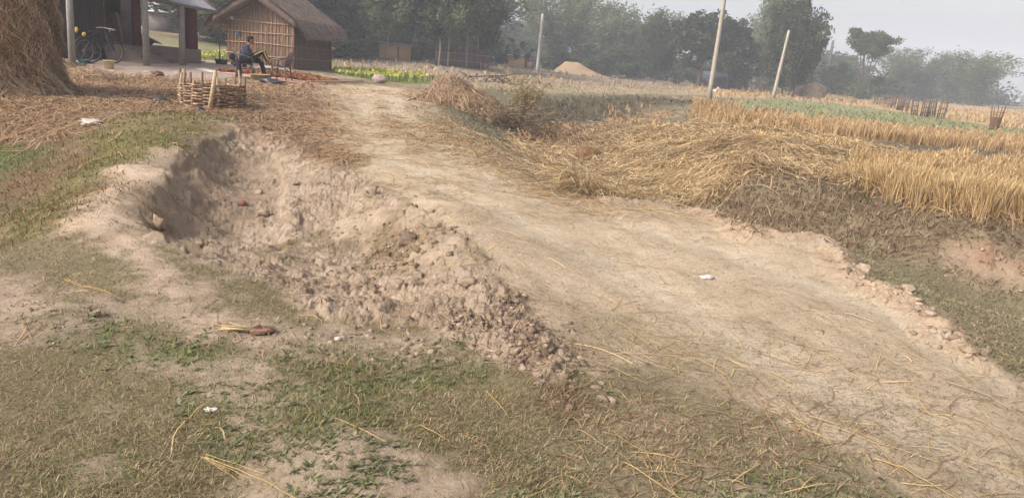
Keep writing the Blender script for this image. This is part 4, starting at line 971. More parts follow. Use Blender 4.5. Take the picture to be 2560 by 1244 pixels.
m = MB(); m.blob(hp(wg - .55, -.08, Hw * .72), (.08, .03, .09), S(92, 120, 158), 4, .5); tag(m.build('blue_bag', M_CLOTH, loc=hp(wg - .55, -.08, Hw * .72)), 'small blue plastic bag hanging on the lattice of the hut gable', 'bag')

# open shed on a mud plinth
pa, pb = at(120, 130, 28.6), at(500, 150, 30.8)
se = (pb - pa)[:2]; se /= np.linalg.norm(se); sn = np.array([se[1], -se[0]]); sn = sn if sn @ pa[:2] < 0 else -sn   # sn points to the camera
SZ = .6
def bp(px, back): return line_pt(px, pa - np.array([*sn, 0]) * back, pb - np.array([*sn, 0]) * back)
shed = empty('open_shed', (pa[0], pa[1], SZ), 'open fronted shed on a mud plinth with brown pillars and a dark mat wall', 'shed')
def spart(mb_, name, mat_, parent=shed):
    o = mb_.build(name, mat_, parent); o.data.transform(mathutils.Matrix.Translation([-pa[0], -pa[1], -SZ])); return o
def sp(px, back, z): q = line_pt(px, pa, pb) - sn * back; return np.array([q[0], q[1], z])
def prism(mb_, quad, z0, z1, col):
    V = [P3(q, z0) for q in quad] + [P3(q, z1) for q in quad]; mb_.add(V, [[3, 2, 1, 0], [4, 5, 6, 7], [0, 1, 5, 4], [1, 2, 6, 5], [2, 3, 7, 6], [3, 0, 4, 7]], col)
PZ = 1.1
m = MB(); prism(m, [sp(262, 0, 0)[:2], sp(503, 0, 0)[:2], sp(503, 3.6, 0)[:2], sp(262, 3.6, 0)[:2]], .2, PZ, S(132, 118, 108)); spart(m, 'plinth', M_MUD)
m = MB(); a, b, c, d_ = sp(285, 0, 0), sp(352, 0, 0), sp(400, -1.6, 0), sp(300, -1.5, 0)
V = [P3(a, PZ - .02), P3(b, PZ - .02), P3(c, .44), P3(d_, .44), P3(a, .3), P3(b, .3)]
m.add(V, [[0, 3, 2, 1], [0, 4, 3], [1, 2, 5]][0:1], S(140, 124, 112)); m.f.append(np.array([[0, 4, 3], [1, 2, 5]])); 
for k in range(3):
    q = P3(b, 0) * (1 - (k + .5) / 3) + P3(c, 0) * (k + .5) / 3; m.box((q[0] - .25, q[1], PZ - .12 - (PZ - .44) * (k + .3) / 3), (1.3, .5, .16), math.atan2(se[1], se[0]), S(136, 120, 108))
spart(m, 'ramp', M_MUD)
m = MB(); prism(m, [sp(60, 0, 0)[:2], sp(262, 0, 0)[:2], sp(262, .08, 0)[:2], sp(60, .08, 0)[:2]], .3, 3.6, S(74, 68, 68)); spart(m, 'mat_wall', vmat('dark_mat', .9, 9, .5, bump=.5, bscale=30, stretch=(1, 1, .12)))
m = MB()
for k in range(60):
    q = sp(80 + 180 * k / 59, -.02, 0); m.tube([P3(q, .55), P3(q, 3.5)], .011, S(104, 94, 92) * rng.uniform(.6, 1.2), n=4)
for z in (1.0, 1.9, 2.8): m.tube([P3(sp(70, -.04, 0), z), P3(sp(261, -.04, 0), z)], .02, S(96, 84, 78), n=5)
spart(m, 'wall_cane', M_WOOD)
m = MB(); prism(m, [bp(200, 3.5), bp(346, 3.5), bp(346, 3.6), bp(200, 3.6)], PZ, 3.6, S(126, 116, 110)); prism(m, [sp(262, .1, 0)[:2], sp(266, .1, 0)[:2], sp(266, 3.5, 0)[:2], sp(262, 3.5, 0)[:2]], PZ, 3.6, S(100, 92, 90)); spart(m, 'rear_wall', M_MUD)
m = MB(); prism(m, [sp(346, 1.3, 0)[:2], sp(352, 1.3, 0)[:2], sp(352, 3.5, 0)[:2], sp(346, 3.5, 0)[:2]], PZ, 3.6, S(110, 100, 96)); spart(m, 'side_wall', M_MUD)
for px, w, col in ((264, .2, S(146, 104, 92)), (352, .22, S(112, 66, 62)), (487, .34, S(112, 62, 56))):
    m = MB(); q = sp(px, .25, 0); m.box((q[0], q[1], (PZ + 3.6) / 2 - .005), (w, w, 3.6 - PZ), math.atan2(se[1], se[0]), col); spart(m, 'pillar', M_CONC)
posts = []
for px, py, dd_ in ((181, 152, 26.2), (366, 156, 27.6), (456, 157, 28.8)):
    q = at(px, py, dd_); z0 = float(hgt(q[0], q[1])) - .05; posts.append(q)
    m = MB(); m.tube([P3(q, z0), P3(q + (.02, 0, 0), 3.0 if px < 400 else 2.5)], [.115, .10], S(150, 144, 136), n=4, jit=.1); spart(m, 'concrete_post', M_CONC)
m = MB(); f = 2.0; qa, qb = line_pt(20, pa, pb), line_pt(400, pa, pb)
V = [P3(qa + sn * 2.2, 3.05), P3(qb + sn * 2.2, 3.05), P3(qb - sn * 3.9, 4.4), P3(qa - sn * 3.9, 4.4)]; V += [v - np.array([0, 0, .06]) for v in V]
m.add(V, [[0, 1, 2, 3], [7, 6, 5, 4], [0, 4, 5, 1], [1, 5, 6, 2], [2, 6, 7, 3], [3, 7, 4, 0]], S(150, 146, 148)); spart(m, 'tin_roof', M_METAL)
# awning of corrugated sheet at its right end
m = MB(); e0, e1 = posts[2], line_pt(548, posts[1], posts[2]); e0b = line_pt(430, posts[1], posts[2])
def sheet(mb_, a, b, c, d2, n, amp, col):
    u = np.linspace(0, 1, n); top = []
    for k, q in enumerate(u):
        off = amp * (1 if k % 2 else -1); top += [a + (b - a) * q + [0, 0, off], d2 + (c - d2) * q + [0, 0, off]]
    V = np.array(top); V2 = V - [0, 0, .02]; F = [[2 * k, 2 * k + 2, 2 * k + 3, 2 * k + 1] for k in range(n - 1)]
    N_ = len(V); F2 = [[q + N_ for q in f_[::-1]] for f_ in F]; mb_.add(np.concatenate([V, V2]), F + F2, col)
ez = 2.6; sheet(m, P3(e0b, ez), P3(e1, ez - .1), P3(e1 - sn * 2.6, ez + 1.0), P3(e0b - sn * 2.6, ez + 1.15), 40, .015, S(190, 186, 192)); spart(m, 'awning_sheet', M_METAL)
m = MB()
m.tube([P3(line_pt(365, posts[1], posts[2]), ez - .02), P3(e1, ez - .16)], .045, S(118, 104, 94), n=6); m.tube([P3(line_pt(487, pa, pb), ez + .5), P3(e1, ez - .08)], .04, S(130, 104, 88), n=6)
m.tube([P3(e0b - sn * 1.2, ez + .45), P3(e1 - sn * .2, ez - .12)], .03, S(96, 84, 78), n=6); m.tube([P3(e0b + sn * .1, ez - .1), P3(e1 - sn * 2.4, ez + .8)], .03, S(140, 118, 104), n=6)
spart(m, 'roof_pole', M_WOOD)
# things kept in the shed
def sack(px, back, z, size, col, label, name='sack', cat='sack', tilt=0, seed=1, mat_=None):
    q = sp(px, back, z); m = MB(); m.blob((0, 0, size[2]), size, col, seed, .22, sub=3); o = m.build(name, mat_ or M_CLOTH, smooth=True); o.location = (q[0], q[1], z - .02); o.rotation_euler = (0, tilt, math.atan2(se[1], se[0])); tag(o, label, cat); return o
sack(277, .7, PZ, (.2, .16, .25), S(196, 186, 170), 'pale sack slumped by the left pillar of the shed', seed=2)
sack(289, .9, PZ, (.16, .14, .24), S(190, 172, 92), 'yellow sack standing beside the pale sack in the shed', seed=3)
sack(282, 1.4, PZ, (.3, .2, .45), S(58, 68, 86), 'dark blue bundle behind the pale sack in the shed', name='cloth_bundle', cat='bundle', seed=4)
m = MB(); q = sp(316, .9, PZ); m.box((0, 0, .52), (.5, .05, 1.04), 0, S(118, 104, 62), rx=-.22, ry=.12); o = m.build('leaning_board', M_WOOD); o.location = (q[0], q[1] + .1, PZ); o.rotation_euler = (0, 0, math.atan2(se[1], se[0])); tag(o, 'olive green board leaning inside the shed opening', 'board')
m = MB(); q = sp(326, .7, PZ); m.box((0, 0, .53), (.07, .05, 1.08), 0, S(160, 148, 110), ry=-.16); o = m.build('wooden_plank', M_WOOD); o.location = (q[0], q[1], PZ); o.rotation_euler = (0, 0, math.atan2(se[1], se[0])); tag(o, 'narrow pale plank leaning on the green board in the shed', 'plank')
q = sp(383, .7, PZ); rt = empty('covered_bundle', (q[0], q[1], PZ), 'dark bundle under a pale sloping sheet at the edge of the plinth', 'bundle', rz=math.atan2(se[1], se[0]))
m = MB(); m.blob((0, 0, .14), (.36, .28, .15), S(54, 52, 58), 7, .3, 3); m.build('bundle', M_CLOTH, rt, smooth=True)
m = MB(); m.add([(-.42, -.33, .42), (.0, -.35, .34), (.5, -.36, .12), (.5, .32, .14), (0, .34, .38), (-.42, .33, .46)] + [(-.42, -.33, .40), (.0, -.35, .32), (.5, -.36, .10), (.5, .32, .12), (0, .34, .36), (-.42, .33, .44)], [[0, 1, 4, 5], [1, 2, 3, 4], [6, 11, 10, 7], [7, 10, 9, 8], [0, 6, 7, 1], [1, 7, 8, 2], [2, 8, 9, 3]], S(176, 176, 186)); m.build('cover_sheet', M_CLOTH, rt)

# farm buildings beyond the shed
def shack(name, label, px, d, base, w, dep, h, wallc, roofc, roof_over=.25, rise=.25, dark_side=True, door=None, zoff=0, cat='hut', rz=None, sheet_t=.05, mat_=None):
    q = at(px, 150, d); z = float(hgt(q[0], q[1])) + zoff; a = math.atan2(-q[0], q[1]) if rz is None else rz
    r = empty(name, (q[0], q[1], z), label, cat, rz=a)
    m = MB(); m.box((0, 0, h / 2 - .15), (w, dep, h + .3), 0, wallc); m.build('wall', mat_ or M_MAT, r)
    m = MB(); V = [(-w / 2 - roof_over, -dep / 2 - roof_over, h), (w / 2 + roof_over, -dep / 2 - roof_over, h), (w / 2 + roof_over, dep / 2 + roof_over, h + rise), (-w / 2 - roof_over, dep / 2 + roof_over, h + rise)]
    V = V + [(x, y, z_ + sheet_t) for x, y, z_ in V]; m.add(V, [[3, 2, 1, 0], [4, 5, 6, 7], [0, 1, 5, 4], [1, 2, 6, 5], [2, 3, 7, 6], [3, 0, 4, 7]], roofc); m.build('roof', M_METAL, r)
    if door:
        m = MB(); m.box((door[0], -dep / 2 - .02, door[2] / 2), (door[1], .05, door[2]), 0, door[3]); m.build('doorway', M_WOOD, r)
    return r
shack('farmhouse', 'grey walled farmhouse with a pale tin roof seen between the shed posts', 412, 66, 80, 2.2, 3, 1.3, S(128, 120, 118), S(206, 206, 212), rise=.9, door=(.4, .6, 1.1, S(90, 82, 78)), zoff=.0, cat='house', mat_=M_MUD)
shack('farmhouse', 'dark walled farmhouse glimpsed between the right pillar and the hut', 530, 66, 80, 1.8, 3, 1.5, S(82, 62, 60), S(176, 176, 182), rise=.6, door=(.2, .6, .5, S(210, 210, 214)), zoff=.0, cat='house', mat_=M_MUD)
shack('low_hut', 'low woven walled hut with a thin tin roof on the bank among slender trees', 987, 67, 135, 2.6, 2, 1.1, S(222, 174, 130), S(150, 150, 152), rise=.1, roof_over=.2, door=(.25, .12, 1.0, S(120, 92, 72)))
shack('shaded_open_side', 'dark block coloured as the shaded open right side of the low woven hut', 1036, 67.5, 135, 1.1, 1.8, 1.05, S(56, 48, 48), S(120, 118, 120), rise=.05, roof_over=.1)  # solid box; the shade inside the opening is put into its wall colour
shack('small_shed', 'small yellow walled shed with flat tin roof left of the pale concrete pole', 1290, 92, 158, 2.0, 2, 1.15, S(226, 190, 134), S(134, 136, 142), rise=.1, roof_over=.25)
shack('small_shed', 'small pink and grey shed immediately left of the foot of the pale concrete pole', 1324, 92, 160, 1.2, 1.6, 1.0, S(150, 112, 104), S(120, 120, 124), rise=.06, roof_over=.1, door=(0, .5, .7, S(196, 160, 146)))
shack('farmhouse', 'small white roofed farmhouse between the slender trunk and the tallest tree', 1910, 122, 213, 2.0, 2.5, 1.0, S(190, 150, 132), S(220, 222, 228), rise=.8, roof_over=.3, cat='house', mat_=M_MUD)
shack('farmhouse', 'dark roofed farmhouse in the shade right of the nearest leaning pole', 1800, 104, 200, 3, 3, 1.1, S(96, 96, 104), S(84, 86, 98), rise=.9, roof_over=.4, cat='house', mat_=M_MUD)
shack('farmhouse', 'faint pale farmhouse on the far right horizon', 2535, 330, 262, 9, 6, 2.4, S(200, 200, 206), S(180, 184, 196), rise=1.0, cat='house', mat_=M_MUD)
# bamboo fence in the grove
fa, fb = at(1088, 155, 63), at(1222, 165, 66)
m = MB(); n_ = 90
for k in range(n_):
    q = fa + (fb - fa) * (k + .5) / n_; z = float(hgt(q[0], q[1])); m.tube([P3(q, z - .1), P3(q + rng.normal(0, .02, 3), z + 1.45 + rng.normal(0, .08))], .033, S(104, 82, 78) * rng.uniform(.7, 1.2), n=4)
fr = empty('bamboo_fence', P3(fa, float(hgt(fa[0], fa[1]))), 'tall dark bamboo fence between the slender trunks of the grove', 'fence')
o = m.build('fence_panel', M_WOOD, fr); o.data.transform(mathutils.Matrix.Translation(-mathutils.Vector(fr.location)))
m = MB()
for zz in (.5, 1.1):
    m.tube([P3(fa + (fb - fa) * t_ - [0, .05, 0], float(hgt(*(fa + (fb - fa) * t_)[:2])) + zz) for t_ in np.linspace(0, 1, 6)], .03, S(140, 120, 108), n=5)
o = m.build('rail', M_WOOD, fr); o.data.transform(mathutils.Matrix.Translation(-mathutils.Vector(fr.location)))
fa, fb = at(1204, 165, 60), at(1236, 168, 62); m = MB()
for k in range(6):
    q = fa + (fb - fa) * k / 5; z = float(hgt(q[0], q[1])); m.tube([P3(q, z - .1), P3(q + rng.normal(0, .04, 3), z + .75)], .025, S(112, 98, 84), n=5)
for zz in (.25, .55): m.tube([P3(fa, float(hgt(*fa[:2])) + zz), P3(fb, float(hgt(*fb[:2])) + zz)], .02, S(120, 104, 90), n=5)
tag(m.build('rail_fence', M_WOOD, loc=P3(fa, float(hgt(*fa[:2])))), 'short open rail fence at the right end of the bamboo fence', 'fence')

# poles
def lean_pole(base, top, d_extra, r0, r1, label, name='utility_pole', col=S(176, 166, 150), n=4, cat='pole', bury=.15):
    p = ground_hit(*base); d = math.hypot(*p) + d_extra; a = at(base[0], base[1], d); a[2] = float(hgt(a[0], a[1])) - bury; b = at(top[0], top[1], d)
    m = MB(); m.tube([a + (b - a) * t_ for t_ in np.linspace(0, 1, 8)], np.linspace(r0, r1, 8), np.array([col * q for q in rng.uniform(.93, 1.05, 8)]), n=n)
    return tag(m.build(name, M_CONC, loc=a), label, cat)
lean_pole((1772, 250), (1825, -90), 0, .18, .10, 'nearest tall tapered concrete pole, leaning right, its top out of the picture')
lean_pole((1932, 246), (1973, 76), 0, .19, .12, 'shorter leaning concrete pole in front of the tallest dark tree')
lean_pole((1343, 181), (1357, 35), 0, .19, .13, 'pale concrete pole standing before the bamboo between yellow shed and sand mound', col=S(186, 182, 174))
lean_pole((1499, 180), (1500, 98), 0, .10, .06, 'thin pale bamboo pole at the right foot of the sand mound', 'bamboo_pole', S(196, 188, 168), 6)
lean_pole((1760, 206), (1765, 172), 0, .10, .07, 'short thin stake left of the nearest leaning pole', 'bamboo_pole', S(170, 158, 140), 6)
lean_pole((1871, 211), (1886, 132), 0, .2, .1, 'pale bare slanting trunk between the two leaning poles', 'bare_tree', S(190, 184, 166), 6, cat='tree')

# sand mound, far haystacks
def mound(name, label, cat, center_px, d, w, h, dep, col, prof, mat_, strands_n=0, cols=None, sl_=.1, up=None):
    q = at(center_px, 180, d); z0 = float(hgt(q[0], q[1])) - .08; a = math.atan2(-q[0], q[1])
    xs = np.linspace(-.5, .5, 41); ys = np.linspace(-.5, .5, 21); X, Y = np.meshgrid(xs, ys, indexing='ij')
    Z = prof(X) * np.clip(1 - (abs(Y) * 2) ** 2.2, 0, 1) * h; Z = Z * (1 + .12 * fbm(X * 7, Y * 7, 3, int(d))) + .02 * fbm(X * 30, Y * 30, 2, 4) * h
    V = np.stack([X * w, Y * dep, Z], -1).reshape(-1, 3); m = MB(); F = [[i * 21 + j, (i + 1) * 21 + j, (i + 1) * 21 + j + 1, i * 21 + j + 1] for i in range(40) for j in range(20)]
    m.add(V, F, col)
    r = empty(name, (q[0], q[1], z0), label, cat, rz=a); m.build('mound', mat_, r, smooth=True); return r
def pr_sand(X):
    return np.interp(X, [-.5, -.42, -.25, -.2, -.02, .02, .12, .3, .5], [0, .12, .88, 1, .98, .9, .6, .25, 0])
mound('sand_mound', 'orange brown mound of earth in front of the bamboo clumps', 'mound', 1447, 96, 7.8, 1.55, 4.5, S(172, 146, 118), pr_sand, M_MUD)

M_HAY = vmat('hay', .85, 20, .3, bump=.8, bscale=50)
def hay_strands(m, n, surf, length, width, cols, g, down=1.0, thick=.05):
    """surf(t, a) -> points on the stack; strands hang down its side"""
    t = g.random(n); a = g.random(n) * 2 * pi; pts = []
    da = g.normal(0, .2, n) + (g.random(n) < .4) * g.normal(0, .6, n)
    for k in range(4):
        tk = t - k / 3 * length * down; p = surf(np.clip(tk, 0, 1), a + da * k / 3); c = p.copy(); 
        out = np.stack([np.cos(a), np.sin(a), np.zeros(n)], 1); p = p + out * (thick * g.random(n) * (1 if k in (1, 2) else .6))[:, None]; pts.append(p)
    side = np.stack([-np.sin(a), np.cos(a), .3 * (g.random(n) - .5)], 1)
    m.strands(np.stack(pts, 1), width * (.6 + .8 * g.random(n)), side, pick(cols, n, g, .2))
def stack(name, label, c, R, Hh, dome, n, width, cols, core, group=None, skirt=0, length=.18):
    z0 = float(hgt(c[0], c[1])) - .1
    r = empty(name, (c[0], c[1], z0), label, 'haystack', group)
    def surf(t, a):
        z = t * Hh; rr = R * np.interp(t, [0, .035, .08, .15, dome, dome + (1 - dome) * .6, 1], [1.0 + skirt, 1.02 + skirt * .55, 1 + skirt * .2, .99, 1.0, .72, .02]); rr = rr * (1 + .06 * np.sin(a * 3 + t * 4) + .04 * np.sin(a * 7 + 2 + t * 9) + .03 * np.sin(a * 13 + t * 31) + .02 * np.sin(a * 5 - t * 57))
        return np.stack([np.cos(a) * rr, np.sin(a) * rr, z], 1)
    m = MB(); tt, aa = np.meshgrid(np.linspace(0, 1, 26), np.linspace(0, 2 * pi, 49)[:-1], indexing='ij'); V = surf(tt.ravel(), aa.ravel()); V *= 1 + .02 * rng.normal(size=(len(V), 1))
    m.add(V, [[i * 48 + j, i * 48 + (j + 1) % 48, (i + 1) * 48 + (j + 1) % 48, (i + 1) * 48 + j] for i in range(25) for j in range(48)], core); m.build('stack_core', M_HAY, r, smooth=True)
    m = MB(); hay_strands(m, n, surf, length, width, cols, np.random.default_rng(int(R * 100)), thick=.13); m.build('hanging_straw', M_STRAW, r)
    return r
hc = at(-45, 180, 17.4)
hayc = [S(208, 178, 140), S(180, 148, 114), S(226, 198, 160), S(144, 114, 88), S(194, 162, 126)]
stack('haystack', 'tall shaggy haystack at the left edge of the yard', hc, 1.16, 4.4, .6, 30000, .012, hayc, S(126, 94, 66), skirt=.5, length=.07)
fh1 = at(2035, 220, 92); fh2 = at(2008, 220, 94)
stack('haystack', 'rounded far haystack at the foot of the blue haze, right and taller of the pair', fh1, 1.15, 1.9, .62, 2500, .05, [S(226, 204, 172), S(210, 186, 156)], S(218, 196, 166))
stack('haystack', 'lower far haystack leaning against the left side of the taller one', fh2, 1.0, 1.4, .4, 1800, .05, [S(226, 204, 172), S(210, 186, 156)], S(218, 196, 166), skirt=.3)

# ------------------------------------------------------------------ small things
def solid(mb_, name, mat_, parent=None, voxel=.012, smooth_it=4):
    """fuse the collected shapes into one continuous skin"""
    me = mb_.mesh('tmp'); col = mb_.arrays()[1][0]
    o = bpy.data.objects.new('tmp', me); COL.objects.link(o)
    r = o.modifiers.new('r', 'REMESH'); r.mode = 'VOXEL'; r.voxel_size = voxel
    s = o.modifiers.new('s', 'SMOOTH'); s.factor = .5; s.iterations = smooth_it
    dg = bpy.context.evaluated_depsgraph_get(); me2 = bpy.data.meshes.new_from_object(o.evaluated_get(dg)); me2.name = name
    bpy.data.objects.remove(o)
    for a in list(me2.color_attributes): me2.color_attributes.remove(a)
    a = me2.color_attributes.new('Col', 'FLOAT_COLOR', 'POINT'); a.data.foreach_set('color', np.tile([*col, 1.0], len(me2.vertices)).astype(np.float32))
    me2.materials.clear(); me2.materials.append(mat_); me2.polygons.foreach_set('use_smooth', np.ones(len(me2.polygons), bool))
    o2 = bpy.data.objects.new(name, me2); COL.objects.link(o2)
    if parent: o2.parent = parent
    return o2
# chairs
def chair(loc, rz, label, col, group=None):
    r = empty('plastic_chair', loc, label, 'chair', group, rz=rz)     # faces +x
    m = MB(); nx, ny = 7, 7; V = []
    for zt in (0, -.02):
        for i in range(nx):
            for j in range(ny):
                x = -.21 + .42 * i / (nx - 1); y = (-.22 + .44 * j / (ny - 1)) * (1 if i > 1 else .93); V.append((x, y, .42 - .018 * math.cos((x) * 6) * math.cos(y * 6) + (.02 if j in (0, ny - 1) else 0) - (.02 if i == nx - 1 else 0) + zt))
    F = [[i * ny + j, (i + 1) * ny + j, (i + 1) * ny + j + 1, i * ny + j + 1] for i in range(nx - 1) for j in range(ny - 1)]; n_ = nx * ny
    m.add(V, F + [[n_ + q for q in f[::-1]] for f in F], col); m.tube([(-.21, -.2, .41), (.2, -.22, .4), (.22, 0, .39), (.2, .22, .4), (-.21, .2, .41)], .016, col, n=6); m.build('seat', M_PLAST, r)
    for sx, sy in ((.19, .2), (.19, -.2), (-.2, .19), (-.2, -.19)):
        m = MB(); m.tube([(sx, sy, .42), (sx * 1.16, sy * 1.12, .2), (sx * 1.3, sy * 1.2, 0)], [.034, .027, .018], col, n=4); m.build('leg', M_PLAST, r)
    m = MB()
    for y in (-.15, -.09, -.03, .03, .09, .15): m.tube([(-.2, y, .42), (-.25, y, .62), (-.3, y * 1.05, .8)], [.016, .018, .016], col, n=4)
    m.tube([(-.2, -.2, .42), (-.26, -.215, .65), (-.3, -.19, .79), (-.315, -.1, .83), (-.32, 0, .84), (-.315, .1, .83), (-.3, .19, .79), (-.26, .215, .65), (-.2, .2, .42)], .022, col, n=6); m.build('backrest', M_PLAST, r)
    for s in (-1, 1):
        m = MB(); m.tube([(-.27, s * .215, .68), (-.1, s * .25, .66), (.12, s * .255, .62), (.2, s * .24, .585), (.215, s * .225, .5), (.2, s * .21, .42)], [.02, .026, .026, .022, .018, .018], col, n=6); m.build('armrest', M_PLAST, r)
    return r
pg = ground_hit(611, 194); dP = math.hypot(*pg); pz = float(hgt(*pg))
view_a = math.atan2(-pg[0], pg[1])           # a frame whose x axis runs across the line of sight, to the right
def pl(x, y, z=None):
    c, s = math.cos(view_a), math.sin(view_a); X, Y = pg[0] + x * c - y * s, pg[1] + x * s + y * c
    return np.array([X, Y, float(hgt(X, Y)) if z is None else z])
chair(pl(0.02, 0), view_a + .05, 'grey brown plastic armchair the person sits on', S(92, 84, 86))
chair(pl(1.06, -.05), view_a + pi - .45, 'empty grey brown plastic armchair facing the person, holding one bare foot', S(104, 88, 86))
# person, built in local axes: +x to the right, -y towards the viewer
per = empty('person', pl(0, 0), 'seated person in dark jacket and yellow striped trousers, one foot raised on a chair', 'person', rz=view_a)
skin = S(150, 104, 82); navy = S(52, 58, 74); blk = S(44, 42, 52)
m = MB()
m.tube([(.02, 0, .5), (.05, 0, .7), (.09, 0, .9), (.13, 0, .97), (.165, 0, 1.03)], [.12, .12, .1, .055, .05], skin, n=12)
m.blob((.2, 0, 1.115), (.088, .072, .108), skin, 0, 0, 3); m.blob((.235, 0, 1.06), (.05, .045, .045), skin, 0, 0, 2); m.blob((.287, 0, 1.095), (.018, .014, .024), skin, 0, 0, 2)
m.blob((.185, -.075, 1.105), (.02, .012, .03), skin, 0, 0, 2); m.blob((.185, .075, 1.105), (.02, .012, .03), skin, 0, 0, 2); m.blob((.272, 0, 1.055), (.016, .026, .012), skin, 0, 0, 2)
# raised leg
m.tube([(.03, -.08, .5), (.3, -.09, .66), (.54, -.08, .8)], [.085, .075, .058], skin, n=10); m.tube([(.54, -.08, .8), (.62, -.07, .62), (.7, -.06, .46)], [.056, .052, .035], skin, n=10)
m.tube([(.69, -.06, .475), (.76, -.06, .455), (.83, -.065, .435)], [.036, .032, .02], skin, n=8)
for k in range(5): m.tube([(.81, -.095 + .016 * k, .437), (.855 - .006 * k, -.1 + .017 * k, .43)], .010, skin, n=6)
# lower leg on the ground
m.tube([(.03, .08, .5), (.28, .09, .54), (.47, .09, .5)], [.085, .075, .058], skin, n=10); m.tube([(.47, .09, .5), (.54, .09, .28), (.6, .09, .09)], [.056, .05, .035], skin, n=10)
m.tube([(.585, .09, .05), (.68, .09, .035), (.76, .09, .025)], [.038, .034, .02], skin, n=8)
# arms and hands
for s, hx, hz, el in ((-1, .40, .755, (.17, -.2, .68)), (1, .42, .74, (.2, .2, .68))):
    sh = (.09, s * .155, .9); hd = (hx, s * .06 - .02, hz)
    m.tube([sh, el], [.048, .038], skin, n=10); m.tube([el, tuple(np.array(el) * .4 + np.array(hd) * .6), hd], [.038, .03, .023], skin, n=10)
    hd = np.array(hd); m.blob(hd + [.04, 0, .0], (.045, .036, .016), skin, 0, 0, 2)
    for k in range(4):
        y = -.027 + .018 * k; L = (.055, .064, .06, .046)[k]; m.tube([hd + [.07, y, .003], hd + [.07 + L * .55, y * 1.15, .0], hd + [.07 + L * .85, y * 1.15, -.022]], [.0085, .0078, .0065], skin, n=6)
    m.tube([hd + [.02, -s * .03, .0], hd + [.045, -s * .055, .008], hd + [.07, -s * .06, .004]], [.011, .0095, .008], skin, n=6)
solid(m, 'body', M_SKIN, per, .008, 2)
m = MB(); m.blob((.175, 0, 1.165), (.098, .083, .075), S(34, 30, 32), 3, .06, 3); m.blob((.135, 0, 1.11), (.055, .075, .08), S(34, 30, 32), 3, .06, 3); m.blob((.255, 0, 1.19), (.04, .05, .03), S(34, 30, 32), 3, .1, 2); solid(m, 'hair', M_CLOTH, per, .01, 1)
for s in (-1, 1): m = MB(); m.blob((.272, s * .03, 1.125), (.008, .012, .006), S(30, 24, 24), 0, 0, 1); m.build('eye', M_PLAST, per)
m = MB(); m.tube([(-.02, 0, .42), (.0, 0, .52), (.05, 0, .72), (.08, 0, .88), (.12, 0, .945)], [.15, .165, .165, .145, .075], navy, n=14); m.tube([(.07, -.17, .88), (.09, 0, .91), (.07, .17, .88)], [.07, .09, .07], navy, n=10)
for s, el, hd in ((-1, (.16, -.215, .67), (.34, -.1, .735)), (1, (.19, .215, .67), (.36, .06, .73))):
    m.tube([(.08, s * .16, .89), (.1, s * .2, .8), el], [.07, .064, .055], navy, n=10); m.tube([el, tuple(np.array(el) * .5 + np.array(hd) * .5), hd], [.055, .048, .038], navy, n=10)
jk = solid(m, 'jacket', M_CLOTH, per, .012, 3)
m = MB(); m.blob((.165, -.10, .88), (.035, .02, .035), S(190, 96, 70), 2, .3, 2); m.build('chest_badge', M_CLOTH, jk, smooth=True)
m = MB(); m.tube([(-.06, 0, .47), (.06, 0, .48)], [.17, .16], blk, n=12)
m.tube([(.03, -.08, .5), (.3, -.09, .665), (.545, -.08, .81)], [.11, .095, .075], blk, n=12); m.tube([(.545, -.08, .80), (.61, -.075, .66), (.665, -.07, .54)], [.074, .068, .058], blk, n=12)
m.tube([(.03, .08, .5), (.28, .09, .55), (.475, .09, .51)], [.11, .095, .078], blk, n=12); m.tube([(.475, .09, .51), (.54, .09, .3), (.59, .09, .12)], [.076, .068, .06], blk, n=12)
trs = solid(m, 'trousers', M_CLOTH, per, .012, 3)
m = MB(); ye = S(196, 172, 84)
for P in ([(.1, -.19, .6), (.3, -.195, .70), (.53, -.165, .83)], [(.555, -.16, .83), (.625, -.15, .67), (.69, -.135, .55)]):
    P = np.array(P); d_ = P[-1] - P[0]; w_ = np.cross(d_, [0, 1, 0]); w_ /= np.linalg.norm(w_); m.add(np.concatenate([P + w_ * .02, P - w_ * .02, P + w_ * .02 + [0, .05, 0], P - w_ * .02 + [0, .05, 0]]), [[0, 1, 4, 3], [1, 2, 5, 4], [6, 9, 10, 7], [7, 10, 11, 8], [0, 6, 7, 1], [1, 7, 8, 2], [3, 4, 10, 9], [4, 5, 11, 10]], ye)
m.build('yellow_stripe', M_CLOTH, trs)
m = MB(); m.box((.52, -.02, .775), (.1, .16, .008), 0, S(210, 206, 200), ry=-.35); o = m.build('paper_slip', M_CLOTH); o.location = per.location; o.rotation_euler = (0, 0, view_a); tag(o, 'slip of paper in the hands of the seated person', 'paper')
# dark coat over the chair back
m = MB(); m.tube([(-.33, -.16, .60), (-.36, 0, .60), (-.33, .16, .60)], [.08, .1, .08], S(46, 40, 46), n=10); m.tube([(-.3, -.1, .6), (-.3, -.1, .42), (-.22, -.22, .36)], [.09, .1, .06], S(46, 40, 46), n=10); m.tube([(-.16, -.3, .5), (-.15, -.3, .25), (-.15, -.3, .04)], [.07, .08, .085], S(66, 64, 66), n=8)
o = solid(m, 'dark_coat', M_CLOTH, None, .015, 3); o.location = per.location; o.rotation_euler = (0, 0, view_a); tag(o, 'dark coat hung over the side and back of the occupied chair', 'coat')

